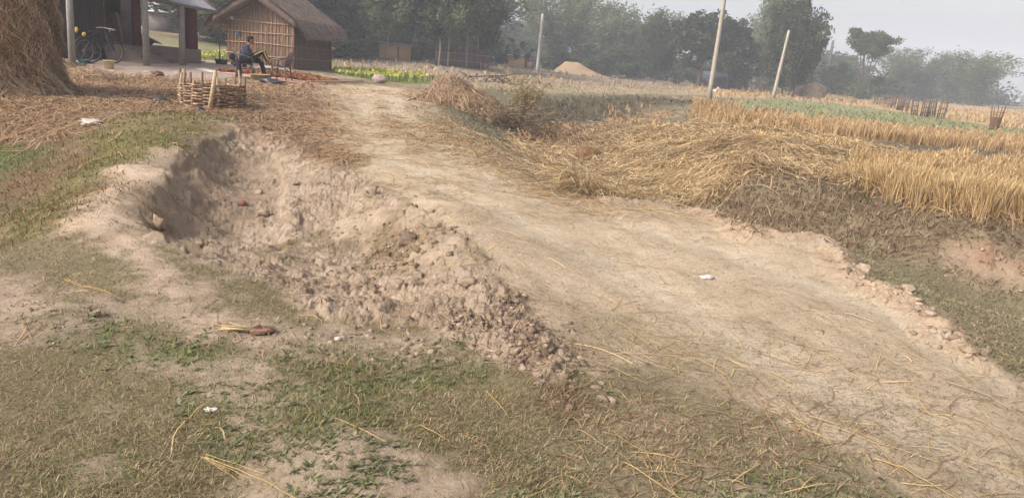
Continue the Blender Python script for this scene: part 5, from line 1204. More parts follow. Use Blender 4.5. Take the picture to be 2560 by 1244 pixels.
# drying sheet with grain
def flat_sheet(name, label, cat, pts, col, lift=.012, thick=.006, mat_=M_CLOTH, sub=14, kind=None, wav=.006):
    W = [ground_hit(*p) for p in pts]; cx, cy = np.mean(W, 0); m = MB(); us = np.linspace(0, 1, sub); a, b, c, d_ = W[:4]
    V = []
    for zt in (0, -thick):
        for u_ in us:
            for v_ in us:
                q = (a * (1 - u_) + b * u_) * (1 - v_) + (d_ * (1 - u_) + c * u_) * v_; V.append((q[0], q[1], float(hgt(q[0], q[1])) + lift + wav * math.sin(q[0] * 9 + q[1] * 5) + zt))
    F = [[i * sub + j, (i + 1) * sub + j, (i + 1) * sub + j + 1, i * sub + j + 1] for i in range(sub - 1) for j in range(sub - 1)]; n_ = sub * sub
    m.add(V, F + [[q + n_ for q in f[::-1]] for f in F], col); o = m.build(name, mat_, loc=(cx, cy, float(hgt(cx, cy)))); tag(o, label, cat, kind=kind); return o
flat_sheet('plastic_sheet', 'long pink plastic sheet under the drying grain in front of the hut', 'sheet', [(552, 183), (700, 176), (870, 206), (760, 211)], S(214, 168, 152))
flat_sheet('plastic_sheet', 'white sheet edge showing behind the chairs between grain and hut', 'sheet', [(625, 172), (665, 168), (742, 184), (700, 186)], S(226, 220, 212), lift=.05)
flat_sheet('plastic_sheet', 'pale sheet lying on bare mud left of the seated person', 'sheet', [(483, 171), (512, 171), (552, 180), (528, 183)], S(216, 208, 200), lift=.012)
gm_ = MB(); W = np.array([ground_hit(*p) for p in [(540, 178), (690, 177), (850, 205), (800, 208), (640, 190)]]); g = np.random.default_rng(3); n = 9000
tri = np.array([[0, 1, 4], [1, 2, 4], [2, 3, 4]]); ch = g.integers(0, 3, n); r1 = np.sqrt(g.random(n)); r2 = g.random(n); A_, B_, C2 = W[tri[ch, 0]], W[tri[ch, 1]], W[tri[ch, 2]]
q = A_ * (1 - r1)[:, None] + B_ * (r1 * (1 - r2))[:, None] + C2 * (r1 * r2)[:, None]; z = hgt(q[:, 0], q[:, 1]) + .02 + .05 * g.random(n)
leaf_quads(gm_, np.stack([q[:, 0], q[:, 1], z], 1), np.full(n, .075), 1.3, pick([S(160, 108, 70), S(140, 92, 58), S(176, 124, 82)], n, g, .2), g)
tag(gm_.build('drying_grain', M_STRAW), 'brown harvested grain heads spread to dry on the pink sheet', 'grain', kind='stuff')

def basin(loc, r, h, col, name, label, cat, flare=.78, n=28, mat_=M_PLAST, inner=None):
    m = MB(); R = np.array([[r * flare * .6, 0], [r * flare, 0.0], [r * .97, h], [r * 1.06, h], [r * 1.06, h - .015], [r * .95, h - .01], [r * flare * .96, .015], [.001, .015]]); a = np.arange(n) / n * 2 * pi
    V = np.array([[q[0] * math.cos(t_), q[0] * math.sin(t_), q[1]] for q in R for t_ in a]); F = [[i * n + j, i * n + (j + 1) % n, (i + 1) * n + (j + 1) % n, (i + 1) * n + j] for i in range(len(R) - 1) for j in range(n)]
    m.add(V, F, col); o = m.build(name, mat_, smooth=False); o.location = loc; return tag(o, label, cat)
def gl(px, py, dz=0): p = G(px, py); p[2] += dz; return p
basin(gl(649, 200), .29, .15, S(184, 160, 124), 'wide_basin', 'wide beige basin on the ground before the empty chair', 'basin')
b_ = gl(273, 172); basin(b_, .155, .24, S(214, 198, 156), 'plastic_bucket', 'cream plastic bucket beside the haystack straw', 'bucket', flare=.86)
basin(gl(211, 158), .17, .09, S(84, 110, 132), 'small_basin', 'blue basin on the ground by the left shed post', 'basin')
bb = gl(554, 161); m = MB(); rb = empty('hanging_trough', bb, 'black trough hung from a thin dark pole left of the hut', 'trough')
V = [(-.16, -.1, .0), (.16, -.1, .0), (.16, .1, 0), (-.16, .1, 0), (-.22, -.14, .19), (.22, -.14, .19), (.22, .14, .19), (-.22, .14, .19)]
m.add(V, [[3, 2, 1, 0], [0, 1, 5, 4], [1, 2, 6, 5], [2, 3, 7, 6], [3, 0, 4, 7], [4, 5, 6, 7]], S(30, 36, 34)); m.build('tub', M_PLAST, rb); m = MB(); m.tube([(-.12, .15, .0), (-.12, .15, .78)], .022, S(60, 52, 46), n=6); m.build('stake', M_WOOD, rb)
def bag(px, py, size, col, name, label, cat, seed, rough=.55, mat_=None, rz=0, sub=3, sink=.3):
    m = MB(); m.blob((0, 0, size[2] * (1 - sink)), size, col, seed, rough, sub, freq=2.6 if rough > .45 or sub > 2 else 1.6); o = m.build(name, mat_ or M_PLAST); o.location = gl(px, py); o.rotation_euler = (0, 0, rz); return tag(o, label, cat)
def hull_clod(px, py, size, col, name, label, cat, seed, mat_, sink=.3):
    import bmesh as _b
    g = np.random.default_rng(seed); bm = _b.new(); P = g.uniform(-1, 1, (16, 3)); P /= np.maximum(1, np.abs(P).sum(1) / 1.7)[:, None]
    for q in P: bm.verts.new((q * size * np.array([1, 1, 1])).tolist())
    r_ = _b.ops.convex_hull(bm, input=bm.verts[:]); bad = [v for v in bm.verts if not v.link_faces]; _b.ops.delete(bm, geom=bad, context='VERTS'); bm.verts.index_update(); _b.ops.triangulate(bm, faces=bm.faces[:])
    _b.ops.subdivide_edges(bm, edges=bm.edges[:], cuts=2, use_grid_fill=True); _b.ops.triangulate(bm, faces=bm.faces[:]); bm.verts.index_update()
    V = np.array([v.co[:] for v in bm.verts]); F = np.array([[v.index for v in f.verts] for f in bm.faces]); bm.free()
    V += g.normal(0, .05, V.shape) * np.array(size); V[:, 2] += size[2] * (1 - sink) * .6; m = MB(); m.add(V, F, col); o = m.build(name, mat_); o.location = gl(px, py); return tag(o, label, cat)
bag(684, 213, (.34, .16, .10), S(52, 54, 64), 'plastic_bag', 'crumpled dark grey plastic bag in front of the beige basin', 'bag', 11, .9, vmat('shiny_bag', .3, 8, .5, spec=.6))
bag(399, 258, (.17, .10, .06), S(34, 32, 36), 'plastic_bag', 'small black plastic bag lying on the straw left of the round wicker guard', 'bag', 12, .9)
bag(203, 164, (.16, .1, .06), S(100, 142, 112), 'plastic_bag', 'green plastic bag at the foot of the haystack straw', 'bag', 13, .7)
bag(229, 313, (.22, .10, .05), S(188, 174, 160), 'crumpled_sack', 'crumpled whitish sack lying on the slope above the green mound', 'sack', 14, .8)
bag(450, 192, (.19, .13, .11), S(160, 148, 138), 'boulder', 'rounded grey boulder at the edge of the yard left of the wicker guard', 'boulder', 15, .12, M_STONE, sink=.4)
bag(948, 208, (.27, .2, .17), S(180, 158, 150), 'boulder', 'pinkish pointed boulder beside the mustard right of the hut', 'boulder', 16, .25, M_STONE, sink=.3)
bag(566, 238, (.16, .13, .12), S(196, 190, 184), 'white_stone', 'white stone inside the round wicker guard', 'stone', 17, .3, M_STONE)
bag(500, 282, (.08, .06, .06), S(38, 32, 34), 'black_pot', 'small black pot at the foot of the round wicker guard', 'pot', 18, .1)
bag(1767, 697, (.055, .02, .018), S(232, 224, 222), 'paper_litter', 'small crumpled white wrapper lying on the track', 'litter', 19, .8, M_CLOTH, rz=.2)
bag(526, 1036, (.026, .018, .008), S(226, 218, 206), 'dry_leaf', 'pale curled scrap lying in the grass of the lower left', 'scrap', 20, .8, M_CLOTH)
bag(845, 850, (.022, .018, .014), S(204, 190, 180), 'pebble', 'pale pebble in the grass below the pit', 'stone', 21, .2, M_STONE)
bag(1316, 405, (.06, .05, .045), S(214, 196, 182), 'pebble', 'pale stone on the grassy shoulder left of the small straw mound', 'stone', 22, .3, M_STONE)
bag(812, 212, (.09, .07, .05), S(120, 116, 112), 'pebble', 'grey stone weighing down the front edge of the drying sheet', 'stone', 23, .2, M_STONE)
bag(338, 192, (.12, .04, .035), S(206, 206, 196), 'plastic_bottle', 'pale plastic bottle lying at the straw edge behind the haystack', 'bottle', 24, .08)
bag(392, 193, (.17, .1, .09), S(120, 96, 86), 'brown_cloth', 'rumpled reddish brown cloth left of the grey boulder', 'cloth', 25, .8, M_CLOTH)
bag(367, 181, (.1, .05, .02), S(214, 200, 186), 'paper_litter', 'flat pale scrap of paper at the yard edge above the bottle', 'litter', 26, .5, M_CLOTH)
bag(608, 504, (.05, .035, .035), S(138, 92, 76), 'broken_brick', 'broken red brick lying on the slope inside the pit', 'brick', 27, .35, M_STONE)
o = hull_clod(398, 566, (.06, .05, .12), S(176, 150, 122), 'brick_stub', None, None, 77, M_STONE, sink=0); tag(o, 'tan broken block standing upright in the hollow at the pit\'s left end', 'block')
for k, (px, py, s, lab) in enumerate([(930, 500, .11, 'large pale clod on the right rim of the pit below the straw'), (1010, 610, .12, 'dark lumpy clod on the inner side of the spoil ridge'), (660, 525, .075, 'pale clod halfway down the pit near the red brick'), (990, 725, .06, 'pale angular clod on the near slope of the pit'), (1165, 725, .07, 'pale rounded clod at the crest of the spoil ridge'), (500, 602, .06, 'pale clod at the lower left edge of the pit'), (232, 790, .045, 'rounded pale clod in the worn patch at the left edge'), (740, 465, .05, 'brown clod in the middle of the upper pit'), (2060, 628, .09, 'pale broken lump standing at the crumbled edge of the track'), (2155, 690, .07, 'smooth tan lump on the track edge, above a pair of others'), (2270, 730, .06, 'smooth tan lump on the track edge, below the worn hollow'), (645, 470, .05, 'grey clod high on the left wall of the pit')]):
    hull_clod(px, py, (s * 1.15, s, s * .8), S(182, 162, 140) if k != 1 else S(136, 116, 98), 'earth_clod', lab, 'clod', 40 + k, vmat('clod_earth'))

# round wicker guard
rc = gl(532, 268); wr = empty('wicker_guard', rc, 'round low wicker tree guard of woven split bamboo around rough stakes', 'tree guard')
R = .56; ns = 17; m = MB(); g = np.random.default_rng(8); hs_ = []
for k in range(ns):
    a = k / ns * 2 * pi + g.normal(0, .05); h = g.uniform(.5, .74); r_ = g.uniform(.014, .036); m = MB()
    m.tube([(R * math.cos(a), R * math.sin(a), -.06), (R * 1.0 * math.cos(a) + g.normal(0, .01), R * math.sin(a), h * .5), (R * 1.01 * math.cos(a) + g.normal(0, .02), R * 1.01 * math.sin(a), h)], [r_, r_, r_ * .8], [S(172, 144, 116), S(112, 88, 72), S(190, 164, 132), S(140, 118, 98)][k % 4], n=6, jit=.2); m.build('stake', M_WOOD, wr)
m = MB()
for k in range(13):
    z = .03 + .033 * k; a = np.linspace(0, 2 * pi, 120); w = .034 * np.sin(a * ns / 2 + k * pi) + g.normal(0, .004, 120); tl = .015 * np.sin(a + k * .7)
    m.tube(np.stack([(R + w) * np.cos(a), (R + w) * np.sin(a), z + tl + .006 * np.sin(a * 5 + k)], 1), .018 + .004 * g.random(), pick([S(196, 162, 128), S(152, 122, 96), S(132, 110, 92)], 120, g, .12), n=5, cap=False)
m.build('woven_band', M_WOOD, wr)
pa_, pb_ = gl(522, 276), None; dd_ = math.hypot(*pa_[:2]); pb_ = at(539, 176, dd_ + .05); m = MB(); m.tube([pa_ - [0, 0, .05], (pa_ + pb_) / 2 + [.01, 0, 0], pb_], [.042, .04, .036], S(196, 170, 138), n=8)
tag(m.build('leaning_stake', M_WOOD, loc=pa_), 'thick pale stake leaning on the front of the round wicker guard', 'stake')
lb = gl(607, 262); m = MB(); m.tube([lb, lb + [.0, 0, .25], lb + [-.05, .02, .6]], [.012, .01, .006], S(96, 74, 60), n=5); m.tube([lb + [0, 0, .25], lb + [.07, .0, .1], lb + [.09, -.02, -.02]], [.01, .01, .008], S(120, 74, 54), n=5); tag(m.build('dry_twig', M_WOOD, loc=lb), 'thin bent twig at the right side of the round wicker guard', 'twig')

# bamboo cages round saplings
def cage(loc, R, h, rz, label, group):
    r = empty('bamboo_cage', loc, label, 'tree guard', group, rz=rz); g = np.random.default_rng(2)
    for nm, zs in (('hoop', (.25, .55, .88)),):
        for z in zs:
            m = MB(); a = np.linspace(0, 2 * pi, 17); m.tube(np.stack([R * 1.04 * np.cos(a), R * 1.04 * np.sin(a), np.full(17, z * h)], 1), .018, S(104, 94, 84), n=4, cap=False); m.build(nm, M_WOOD, r)
    for k in range(11):
        a = k / 11 * 2 * pi; m = MB(); m.tube([(R * math.cos(a), R * math.sin(a), -.05), (R * 1.03 * math.cos(a) + g.normal(0, .015), R * 1.03 * math.sin(a), h * g.uniform(.97, 1.04))], .022, S(112, 96, 84) * g.uniform(.8, 1.15), n=4); m.build('slat', M_WOOD, r)
    return r
cl_ = [(2189, 261), (2203, 264), (2217, 267), (2231, 271), (2249, 276), (2263, 279), (2284, 288), (2309, 292), (2328, 291), (2351, 296)]
lab_ = ['farthest bamboo cage at the left end of the row', 'second bamboo cage from the left end of the row', 'third bamboo cage from the left, before the first gap', 'fourth bamboo cage from the left, beside the wider gap', 'fifth bamboo cage from the left, just after the wider gap', 'sixth bamboo cage from the left, touching the fifth', 'pale isolated bamboo cage in the middle of the row', 'third bamboo cage from the near end of the row', 'second bamboo cage from the near end of the row', 'nearest and tallest bamboo cage at the right end of the row']
c0 = None
for k, (px, py) in enumerate(cl_):
    p = gl(px, py); rot = random.random() * 6
    if c0 is None: c0 = o = cage(p, .19, 1.12, 0, lab_[0], 'bamboo cages standing in the stubble')
    else: o = copy_thing(c0); o.location = p; o['label'] = lab_[k]
    o.rotation_euler = (random.uniform(-.05, .05), random.uniform(-.02, .08), rot)
    s_ = [.9, .92, .98, 1.0, 1.0, 1.0, 1.02, 1.04, 1.04, 1.08][k]; o.scale = ([1, 1.1, 1, 1.05, 1.3, 1, 1.1, 1.2, 1.2, 1.2][k],) * 2 + (s_,)
wc = gl(2484, 324); wr2 = empty('wicker_cage', wc, 'woven brown wicker tree guard, wider at its top, standing alone at the right', 'tree guard'); m = MB(); g = np.random.default_rng(4)
for k in range(12):
    a = k / 12 * 2 * pi; m = MB(); m.tube([(.2 * math.cos(a), .2 * math.sin(a), -.05), (.25 * math.cos(a), .25 * math.sin(a), .6), (.34 * math.cos(a), .34 * math.sin(a), g.uniform(1.1, 1.28))], .017, S(104, 78, 64), n=4); m.build('stake', M_WOOD, wr2)
m = MB()
for k in range(24):
    z = .03 + .042 * k; rr = np.interp(z, [0, .6, 1.2], [.21, .26, .34]); a = np.linspace(0, 2 * pi, 60); w = .02 * np.sin(a * 6 + k * pi)
    if k > 14 and k % 3: continue
    m.tube(np.stack([(rr + w) * np.cos(a), (rr + w) * np.sin(a), z + .01 * np.sin(a + k)], 1), .017, pick([S(158, 122, 92), S(122, 94, 74), S(142, 108, 82)], 60, g, .15), n=4, cap=False)
m.build('woven_band', M_WOOD, wr2)
# long split-bamboo basket lying in the stubble
q0, q1 = gl(2352, 388), gl(2436, 398); m = MB(); ax = q1 - q0; Lb = np.linalg.norm(ax[:2]); ax = ax / np.linalg.norm(ax); sx = np.array([-ax[1], ax[0], 0])
for k in range(15):
    t_ = k / 14; c_ = q0 + ax * Lb * t_; a = np.linspace(0, pi, 9); m.tube([c_ + sx * .12 * math.cos(q) + np.array([0, 0, .13 * math.sin(q)]) + ax * .03 * math.cos(q * 3) for q in a], .006, S(222, 200, 168), n=4)
for k in range(8):
    q = pi * k / 7; m.tube([q0 + ax * Lb * t_ + sx * .123 * math.cos(q) + np.array([0, 0, .133 * math.sin(q)]) for t_ in np.linspace(0, 1, 12)], .006, S(214, 190, 156), n=4)
tag(m.build('openwork_basket', M_WOOD, loc=q0), 'pale openwork bamboo basket lying on the bund behind the near stubble', 'basket')

# heaps of straw and brush
def heap(name, label, cat, px, py, lobes, n, L, cols, core, seed, width=.008, flow=None, out=.05):
    """lobes: (dx, dy, rx, ry, rz) rounded masses resting on the ground, covered in straight loose straws"""
    c = gl(px, py); r = empty(name, c, label, cat); g = np.random.default_rng(seed); m = MB(); ms = MB(); tot = sum(l[2] * l[4] for l in lobes)
    for (dx, dy, rx, ry, rz_) in lobes:
        o = np.array([dx, dy, float(hgt(c[0] + dx, c[1] + dy)) - c[2] - .03]); sz = np.array([rx, ry, rz_]); m.blob(o, sz * .93, core, seed, .2, 4)
        k_ = int(n * rx * rz_ / tot); a = g.random(k_) * 2 * pi; el = np.arcsin(g.random(k_)); d_ = np.stack([np.cos(a) * np.cos(el), np.sin(a) * np.cos(el), np.sin(el)], 1)
        nn = d_ / sz; nn /= np.linalg.norm(nn, axis=1)[:, None]; tg = np.stack([np.cos(a) * np.sin(el), np.sin(a) * np.sin(el), -np.cos(el)], 1) * .5 + g.normal(0, .7, (k_, 3))
        if flow is not None: tg = tg * .7 + np.array(flow)
        tg -= nn * (tg * nn).sum(1)[:, None]; tg /= np.linalg.norm(tg, axis=1)[:, None]; Ls = L * (.3 + g.random(k_)); P = []; lift_ = out * g.random(k_) ** 2 + .01; up_ = g.normal(0, .3, k_)
        for k in range(4):
            t_ = k / 3; q = o + d_ * sz * (1 + .12 * fbm(d_[:, 0] * 2.5 + seed, d_[:, 1] * 2.5 + d_[:, 2], 2, seed))[:, None] + tg * (Ls * (t_ - .3))[:, None] + nn * (lift_ + up_ * Ls * (t_ - .3) * .6 - (Ls * (t_ - .3)) ** 2 / (2.2 * sz.mean()))[:, None]
            q[:, 2] = np.maximum(q[:, 2], hgt(c[0] + q[:, 0], c[1] + q[:, 1]) - c[2] + .01 + .02 * g.random(k_)); P.append(q)
        ms.strands(np.stack(P, 1), width * (.6 + .8 * g.random(k_)), np.cross(tg, nn) + g.normal(0, .3, (k_, 3)), pick(cols, k_, g, .22))
    m.build('heap_core', M_HAY, r, smooth=True); ms.build('loose_straw', M_STRAW, r); return r
heap('straw_heap', 'brown rounded straw heap at the far right edge of the track', 'straw heap', 1150, 262, [(-.25, 0, .62, .6, .62), (.3, -.15, .7, .6, .42), (-.8, -.1, .6, .5, .16), (.9, -.5, .5, .4, .26)], 15000, .6, brown + [S(150, 118, 84), S(110, 84, 62), S(206, 176, 138)], S(104, 82, 62), 61, .009, flow=(.45, -.2, -.3), out=.16)
heap('straw_clump', 'small reddish brown clump of straw sitting in the golden straw', 'straw heap', 1466, 412, [(0, 0, .34, .28, .36), (.2, .05, .22, .2, .26)], 3500, .3, [S(176, 138, 98), S(152, 114, 80), S(198, 160, 116), S(124, 92, 64)], S(112, 84, 60), 63, .005, out=.08)
heap('uprooted_stubble', 'uprooted rice stubble with its reddish roots lying in the lower left', 'stubble clump', 656, 832, [(0, 0, .05, .035, .03)], 1100, .07, [S(170, 132, 110), S(146, 108, 90), S(186, 150, 124)], S(128, 100, 82), 64, .0018, out=.02)
q = gl(632, 832); m = MB()
for k in range(16): e = q + [-.14 - .05 * g.random(), g.normal(0, .03), .01 + .03 * g.random()]; m.tube([q + [0, g.normal(0, .012), .025], e], [.0035, .0025], S(206, 180, 134), n=4)
o = m.build('straw_stub', M_STRAW, loc=q); tag(o, 'short cut straw stems sticking out of the uprooted stubble', 'stems')
heap('slumped_straw', 'loose straw slumped round the foot of the haystack', 'straw heap', 190, 196, [(-.7, -.1, .8, .6, .42), (.1, -.1, .9, .6, .2), (-1.2, -.9, .9, .7, .36)], 11000, .5, hayc, S(150, 120, 90), 66, .009, flow=(.5, 0, -.2), out=.14)
# brush pile
c = gl(1245, 300); rb = empty('brush_pile', c, 'tangle of grey dry branches and twigs beside the brown straw heap', 'brush pile'); g = np.random.default_rng(9); m = MB()
for k in range(150):
    b = np.array([g.normal(0, .75), g.normal(0, .55), g.uniform(-.15, .25)]); a = g.random() * 2 * pi; L = g.uniform(.4, 1.3); up = g.uniform(-.1, .5); mid_ = b + [math.cos(a) * L * .5, math.sin(a) * L * .5, up * L * .6]
    e = mid_ + [math.cos(a + .5) * L * .5, math.sin(a + .5) * L * .5, up * L * .3]; m.tube([b, mid_, e], [.014, .009, .003], S(132, 116, 98) * g.uniform(.7, 1.3), n=4)
m.build('branches', M_BARK, rb); m = MB(); n = 5000; C = g.normal(size=(n, 3)) * [.8, .6, .16] + [0, 0, .12]; leaf_quads(m, C, np.full(n, .02), 5, pick([S(130, 112, 88), S(108, 92, 74), S(150, 132, 104), S(112, 108, 76)], n, g, .2), g); m.build('dead_leaves', M_LEAF, rb)
for px, py, L in ((1150, 268, 1.6), (1240, 300, 1.5)):
    pass
c = gl(1315, 290); rb = empty('dry_shrub', c, 'yellow green half dry shrub on the ditch bank behind the brush pile', 'shrub'); m = MB(); cs = []
for k in range(42):
    a = g.random() * 2 * pi; out = g.uniform(.1, .8); h = g.uniform(.6, 1.35); e = np.array([math.cos(a) * out * 1.2, math.sin(a) * out, h]); m.tube([(0, 0, -.05), e * [.4, .4, .55], e], [.012, .008, .002], S(140, 124, 88), n=4); t_ = g.uniform(.35, 1.05, 55); cs.append(e * t_[:, None] + g.normal(size=(55, 3)) * .06)
m.build('stems', M_BARK, rb); C = np.concatenate(cs); m = MB(); leaf_quads(m, C, np.full(len(C), .022), 4.5, pick([S(176, 160, 112), S(156, 144, 100), S(190, 172, 126), S(160, 138, 104)], len(C), g, .15), g, .3); m.build('leaves', M_LEAF, rb)
# fallen branch in the brown field
c = gl(1232, 206); m = MB(); m.tube([c + [-1.5, .2, .1], c + [-.6, 0, .25], c + [.5, 0, .35], c + [1.2, .1, .5]], [.02, .03, .035, .02], S(96, 80, 74), n=5)
for k in range(26): b = c + [g.uniform(-1.5, 1.2), 0, .2]; m.tube([b, b + [g.normal(0, .3), g.normal(0, .2), g.uniform(-.2, .4)]], [.018, .008], S(92, 76, 70), n=4)
o_ = m; fb_ = empty('fallen_branch', c, 'dark dead branch lying in the brown field beyond the straw heap', 'branch'); bo = o_.build('limbs', M_BARK, fb_); bo.data.transform(mathutils.Matrix.Translation([-q for q in c])); m = MB(); leaf_quads(m, g.normal(size=(160, 3)) * [.9, .2, .12] + [0, 0, .12], np.full(160, .09), 1.6, pick([S(96, 76, 66), S(120, 96, 80)], 160, g), g)
m.build('dead_leaves', M_BARK, fb_)
# bamboo rod at the sheet, plank, log, leafy branch
def rod(a, b, r, col, name, label, cat, dz=.03, mat_=M_WOOD, mids=3):
    A_, B_ = ground_hit(*a), ground_hit(*b); P = []
    for t_ in np.linspace(0, 1, mids + 2): q = A_ * (1 - t_) + B_ * t_; P.append([q[0], q[1], float(hgt(q[0], q[1])) + dz])
    m = MB(); m.tube(P, r, col, n=7); return tag(m.build(name, mat_, loc=P[0]), label, cat)
rod((760, 208), (907, 206), .028, S(206, 168, 132), 'bamboo_rod', 'long bamboo rod along the front edge of the drying sheet', 'rod', .05)
rod((462, 157), (512, 156), .03, S(170, 150, 132), 'bamboo_rod', 'short rod lying on the yard before the shed plinth', 'rod', .03)
rod((-20, 240), (72, 240), .06, S(120, 104, 92), 'wooden_log', 'grey log lying in the straw at the left edge', 'log', .05)
rod((1018, 252), (1044, 247), .03, S(196, 176, 150), 'bark_piece', 'curved piece of pale bark at the left foot of the straw heap', 'bark', .02)
rod((2105, 640), (2085, 600), .0, S(0, 0, 0), 'x', 'x', 'x') if False else None
c = gl(15, 222); rb = empty('leafy_branch', c, 'cut branch with grey green leaves lying at the left edge of the straw', 'branch'); m = MB(); m.tube([(-.5, 0, .1), (0, 0, .15), (.3, -.1, .05)], [.02, .015, .006], S(110, 104, 80), n=5); m.build('stem', M_BARK, rb)
m = MB(); n = 420; C = g.normal(size=(n, 3)) * [.24, .18, .1] + [-.15, 0, .22]; C[:, 2] = np.maximum(C[:, 2], .02); leaf_quads(m, C, np.full(n, .05), 1.9, pick([S(112, 132, 104), S(134, 150, 124), S(92, 110, 84)], n, g), g, .3); m.build('leaves', M_LEAF, rb)

# bicycles
def bicycle(loc, rz, label, fc, lean=.06, s=1.0, pack=False):
    r = empty('bicycle', loc, label, 'bicycle', rz=rz); r.rotation_euler = (lean, 0, rz); r.scale = (s, s, s); a = np.linspace(0, 2 * pi, 33)
    for x in (-.53, .53):
        m = MB(); m.tube(np.stack([x + .335 * np.cos(a), 0 * a, .355 + .335 * np.sin(a)], 1), .02, S(44, 42, 44), n=6, cap=False); w = m.build('wheel', M_PLAST, r)
        m = MB(); m.tube(np.stack([x + .31 * np.cos(a), 0 * a, .355 + .31 * np.sin(a)], 1), .009, S(150, 146, 144), n=5, cap=False); m.build('rim', M_METAL, w)
        m = MB()
        for k in range(16): t_ = k / 16 * 2 * pi; m.tube([(x + .03 * math.cos(t_ + .6), 0, .355 + .03 * math.sin(t_ + .6)), (x + .31 * math.cos(t_), 0, .355 + .31 * math.sin(t_))], .0025, S(150, 148, 146), n=3, cap=False)
        m.tube([(x, -.05, .355), (x, .05, .355)], .022, S(90, 88, 88), n=6); m.build('spokes', M_METAL, w)
        m = MB(); b = np.linspace(.2, 2.6, 12) if x < 0 else np.linspace(.6, 2.3, 10); m.tube(np.stack([x + .375 * np.cos(b), 0 * b, .355 + .375 * np.sin(b)], 1), .02, S(70, 66, 68), n=5); m.build('mudguard', M_METAL, r)
    m = MB(); bb_, st, hd, hl_ = (-.08, 0, .29), (-.2, 0, .80), (.38, 0, .86), (.41, 0, .72)
    for p, q in ((bb_, (-.2, 0, .84)), ((-.2, 0, .80), (.37, 0, .86)), (bb_, hl_), ((-.53, .03, .355), bb_), ((-.53, .03, .355), st), ((.36, 0, .93), (.42, 0, .68)), ((.42, .03, .68), (.53, .03, .355)), ((.42, -.03, .68), (.53, -.03, .355)), ((-.53, -.03, .355), st)): m.tube([p, q], .017, fc, n=6)
    m.tube([(-.5, -.06, .74), (-.22, -.06, .74)], .01, fc, n=4); m.tube([(-.7, .06, .74), (-.22, .06, .74)], .01, fc, n=4); m.tube([(-.7, -.06, .74), (-.22, -.06, .74)], .01, fc, n=4); m.tube([(-.6, .06, .74), (-.53, .03, .36)], .008, fc, n=4); m.build('frame', M_METAL, r)
    m = MB(); m.tube([(.36, 0, .93), (.34, 0, 1.02)], .014, S(190, 188, 190), n=5); m.tube([(.16, -.28, 1.0), (.3, -.26, 1.02), (.37, -.12, 1.02), (.35, 0, 1.02), (.37, .12, 1.02), (.3, .26, 1.02), (.16, .28, 1.0)], .014, S(200, 198, 198), n=6); m.build('handlebar', M_METAL, r)
    m = MB(); m.blob((-.22, 0, .9), (.14, .08, .04), S(40, 36, 38), 2, .1, 2); m.tube([(-.2, 0, .8), (-.21, 0, .88)], .013, S(160, 158, 158), n=5); m.build('saddle', M_PLAST, r)
    m = MB(); m.tube([(-.08, -.08, .29), (-.02, -.09, .14)], .01, S(130, 128, 128), n=4); m.tube([(-.08, .08, .29), (-.14, .09, .44)], .01, S(130, 128, 128), n=4); m.box((-.02, -.14, .14), (.09, .08, .02), 0, S(40, 40, 40)); m.box((-.14, .14, .44), (.09, .08, .02), 0, S(40, 40, 40)); m.tube([(-.08, -.05, .29), (-.08, .05, .29)], .06, S(60, 56, 56), n=14); m.build('pedals', M_PLAST, r)
    return r
va = lambda px, d: (lambda q: math.atan2(-q[0], q[1]))(at(px, 150, d))
b1 = at(172, 148, 27.2); b1[2] = float(hgt(*b1[:2])) + .0
bicycle(b1, va(172, 26) + pi + .1, 'bicycle with a reddish frame half hidden by the haystack at the shed wall', S(96, 50, 54), .08, 1.05)
b2 = at(248, 148, 27.4); b2[2] = float(hgt(*b2[:2]))
bicycle(b2, va(248, 26.6) + .75, 'dark bicycle leaning at the corner of the mat wall beside the left pillar', S(42, 42, 48), .08, 1.05)
m = MB(); m.blob((0, 0, 0), (.2, .1, .1), S(34, 32, 36), 5, .4, 3); rt = empty('carrier_bundle', at(200, 88, 27.1), 'black and yellow bundle strapped above the rear wheel of the left bicycle', 'bundle', rz=va(200, 26)); rt.location.z = b1[2] + .86; m.build('bundle', M_CLOTH, rt, smooth=True)
m = MB(); m.blob((-.08, -.08, .1), (.05, .03, .10), S(226, 184, 60), 6, .4, 2); m.blob((.1, -.09, .0), (.06, .03, .07), S(226, 190, 84), 7, .4, 2); m.build('yellow_patch', M_CLOTH, rt)
b3 = gl(1762, 222); bicycle(b3, va(1762, 80) + .95, 'far dark bicycle standing on the path left of the nearest leaning pole', S(54, 52, 58), .03, .95)

# animals
def beast(loc, rz, name, label, cat, col, s=1.0):
    r = empty(name, loc, label, cat, rz=rz); r.scale = (s, s, s); m = MB()
    m.tube([(-.3, 0, .46), (-.12, 0, .45), (.12, 0, .44), (.28, 0, .5)], [.09, .095, .12, .1], col, n=12); m.tube([(.26, 0, .5), (.38, 0, .66)], [.075, .055], col, n=10)
    m.tube([(.36, 0, .68), (.45, 0, .67), (.56, 0, .62)], [.06, .052, .026], col, n=10)
    for sy in (-1, 1):
        m.tube([(.37, sy * .045, .72), (.35, sy * .07, .79)], [.022, .008], col, n=6)
        m.tube([(.24, sy * .07, .46), (.23, sy * .07, .24), (.25, sy * .07, .02)], [.055, .028, .02], col, n=8); m.tube([(.25, sy * .07, .025), (.29, sy * .07, .015)], [.024, .018], col, n=6)
        m.tube([(-.26, sy * .07, .46), (-.2, sy * .075, .3), (-.31, sy * .075, .17), (-.29, sy * .075, .02)], [.075, .045, .024, .02], col, n=8); m.tube([(-.29, sy * .075, .025), (-.25, sy * .075, .015)], [.024, .018], col, n=6)
    m.tube([(-.36, 0, .5), (-.46, 0, .46), (-.52, 0, .55)], [.025, .018, .01], col, n=6); solid(m, 'body', M_CLOTH, r, .014, 2); return r
beast(gl(1786, 243), va(1781, 42) - 1.2, 'dog', 'small pale dog standing at the foot of the nearest leaning pole', 'dog', S(226, 198, 164), .95)
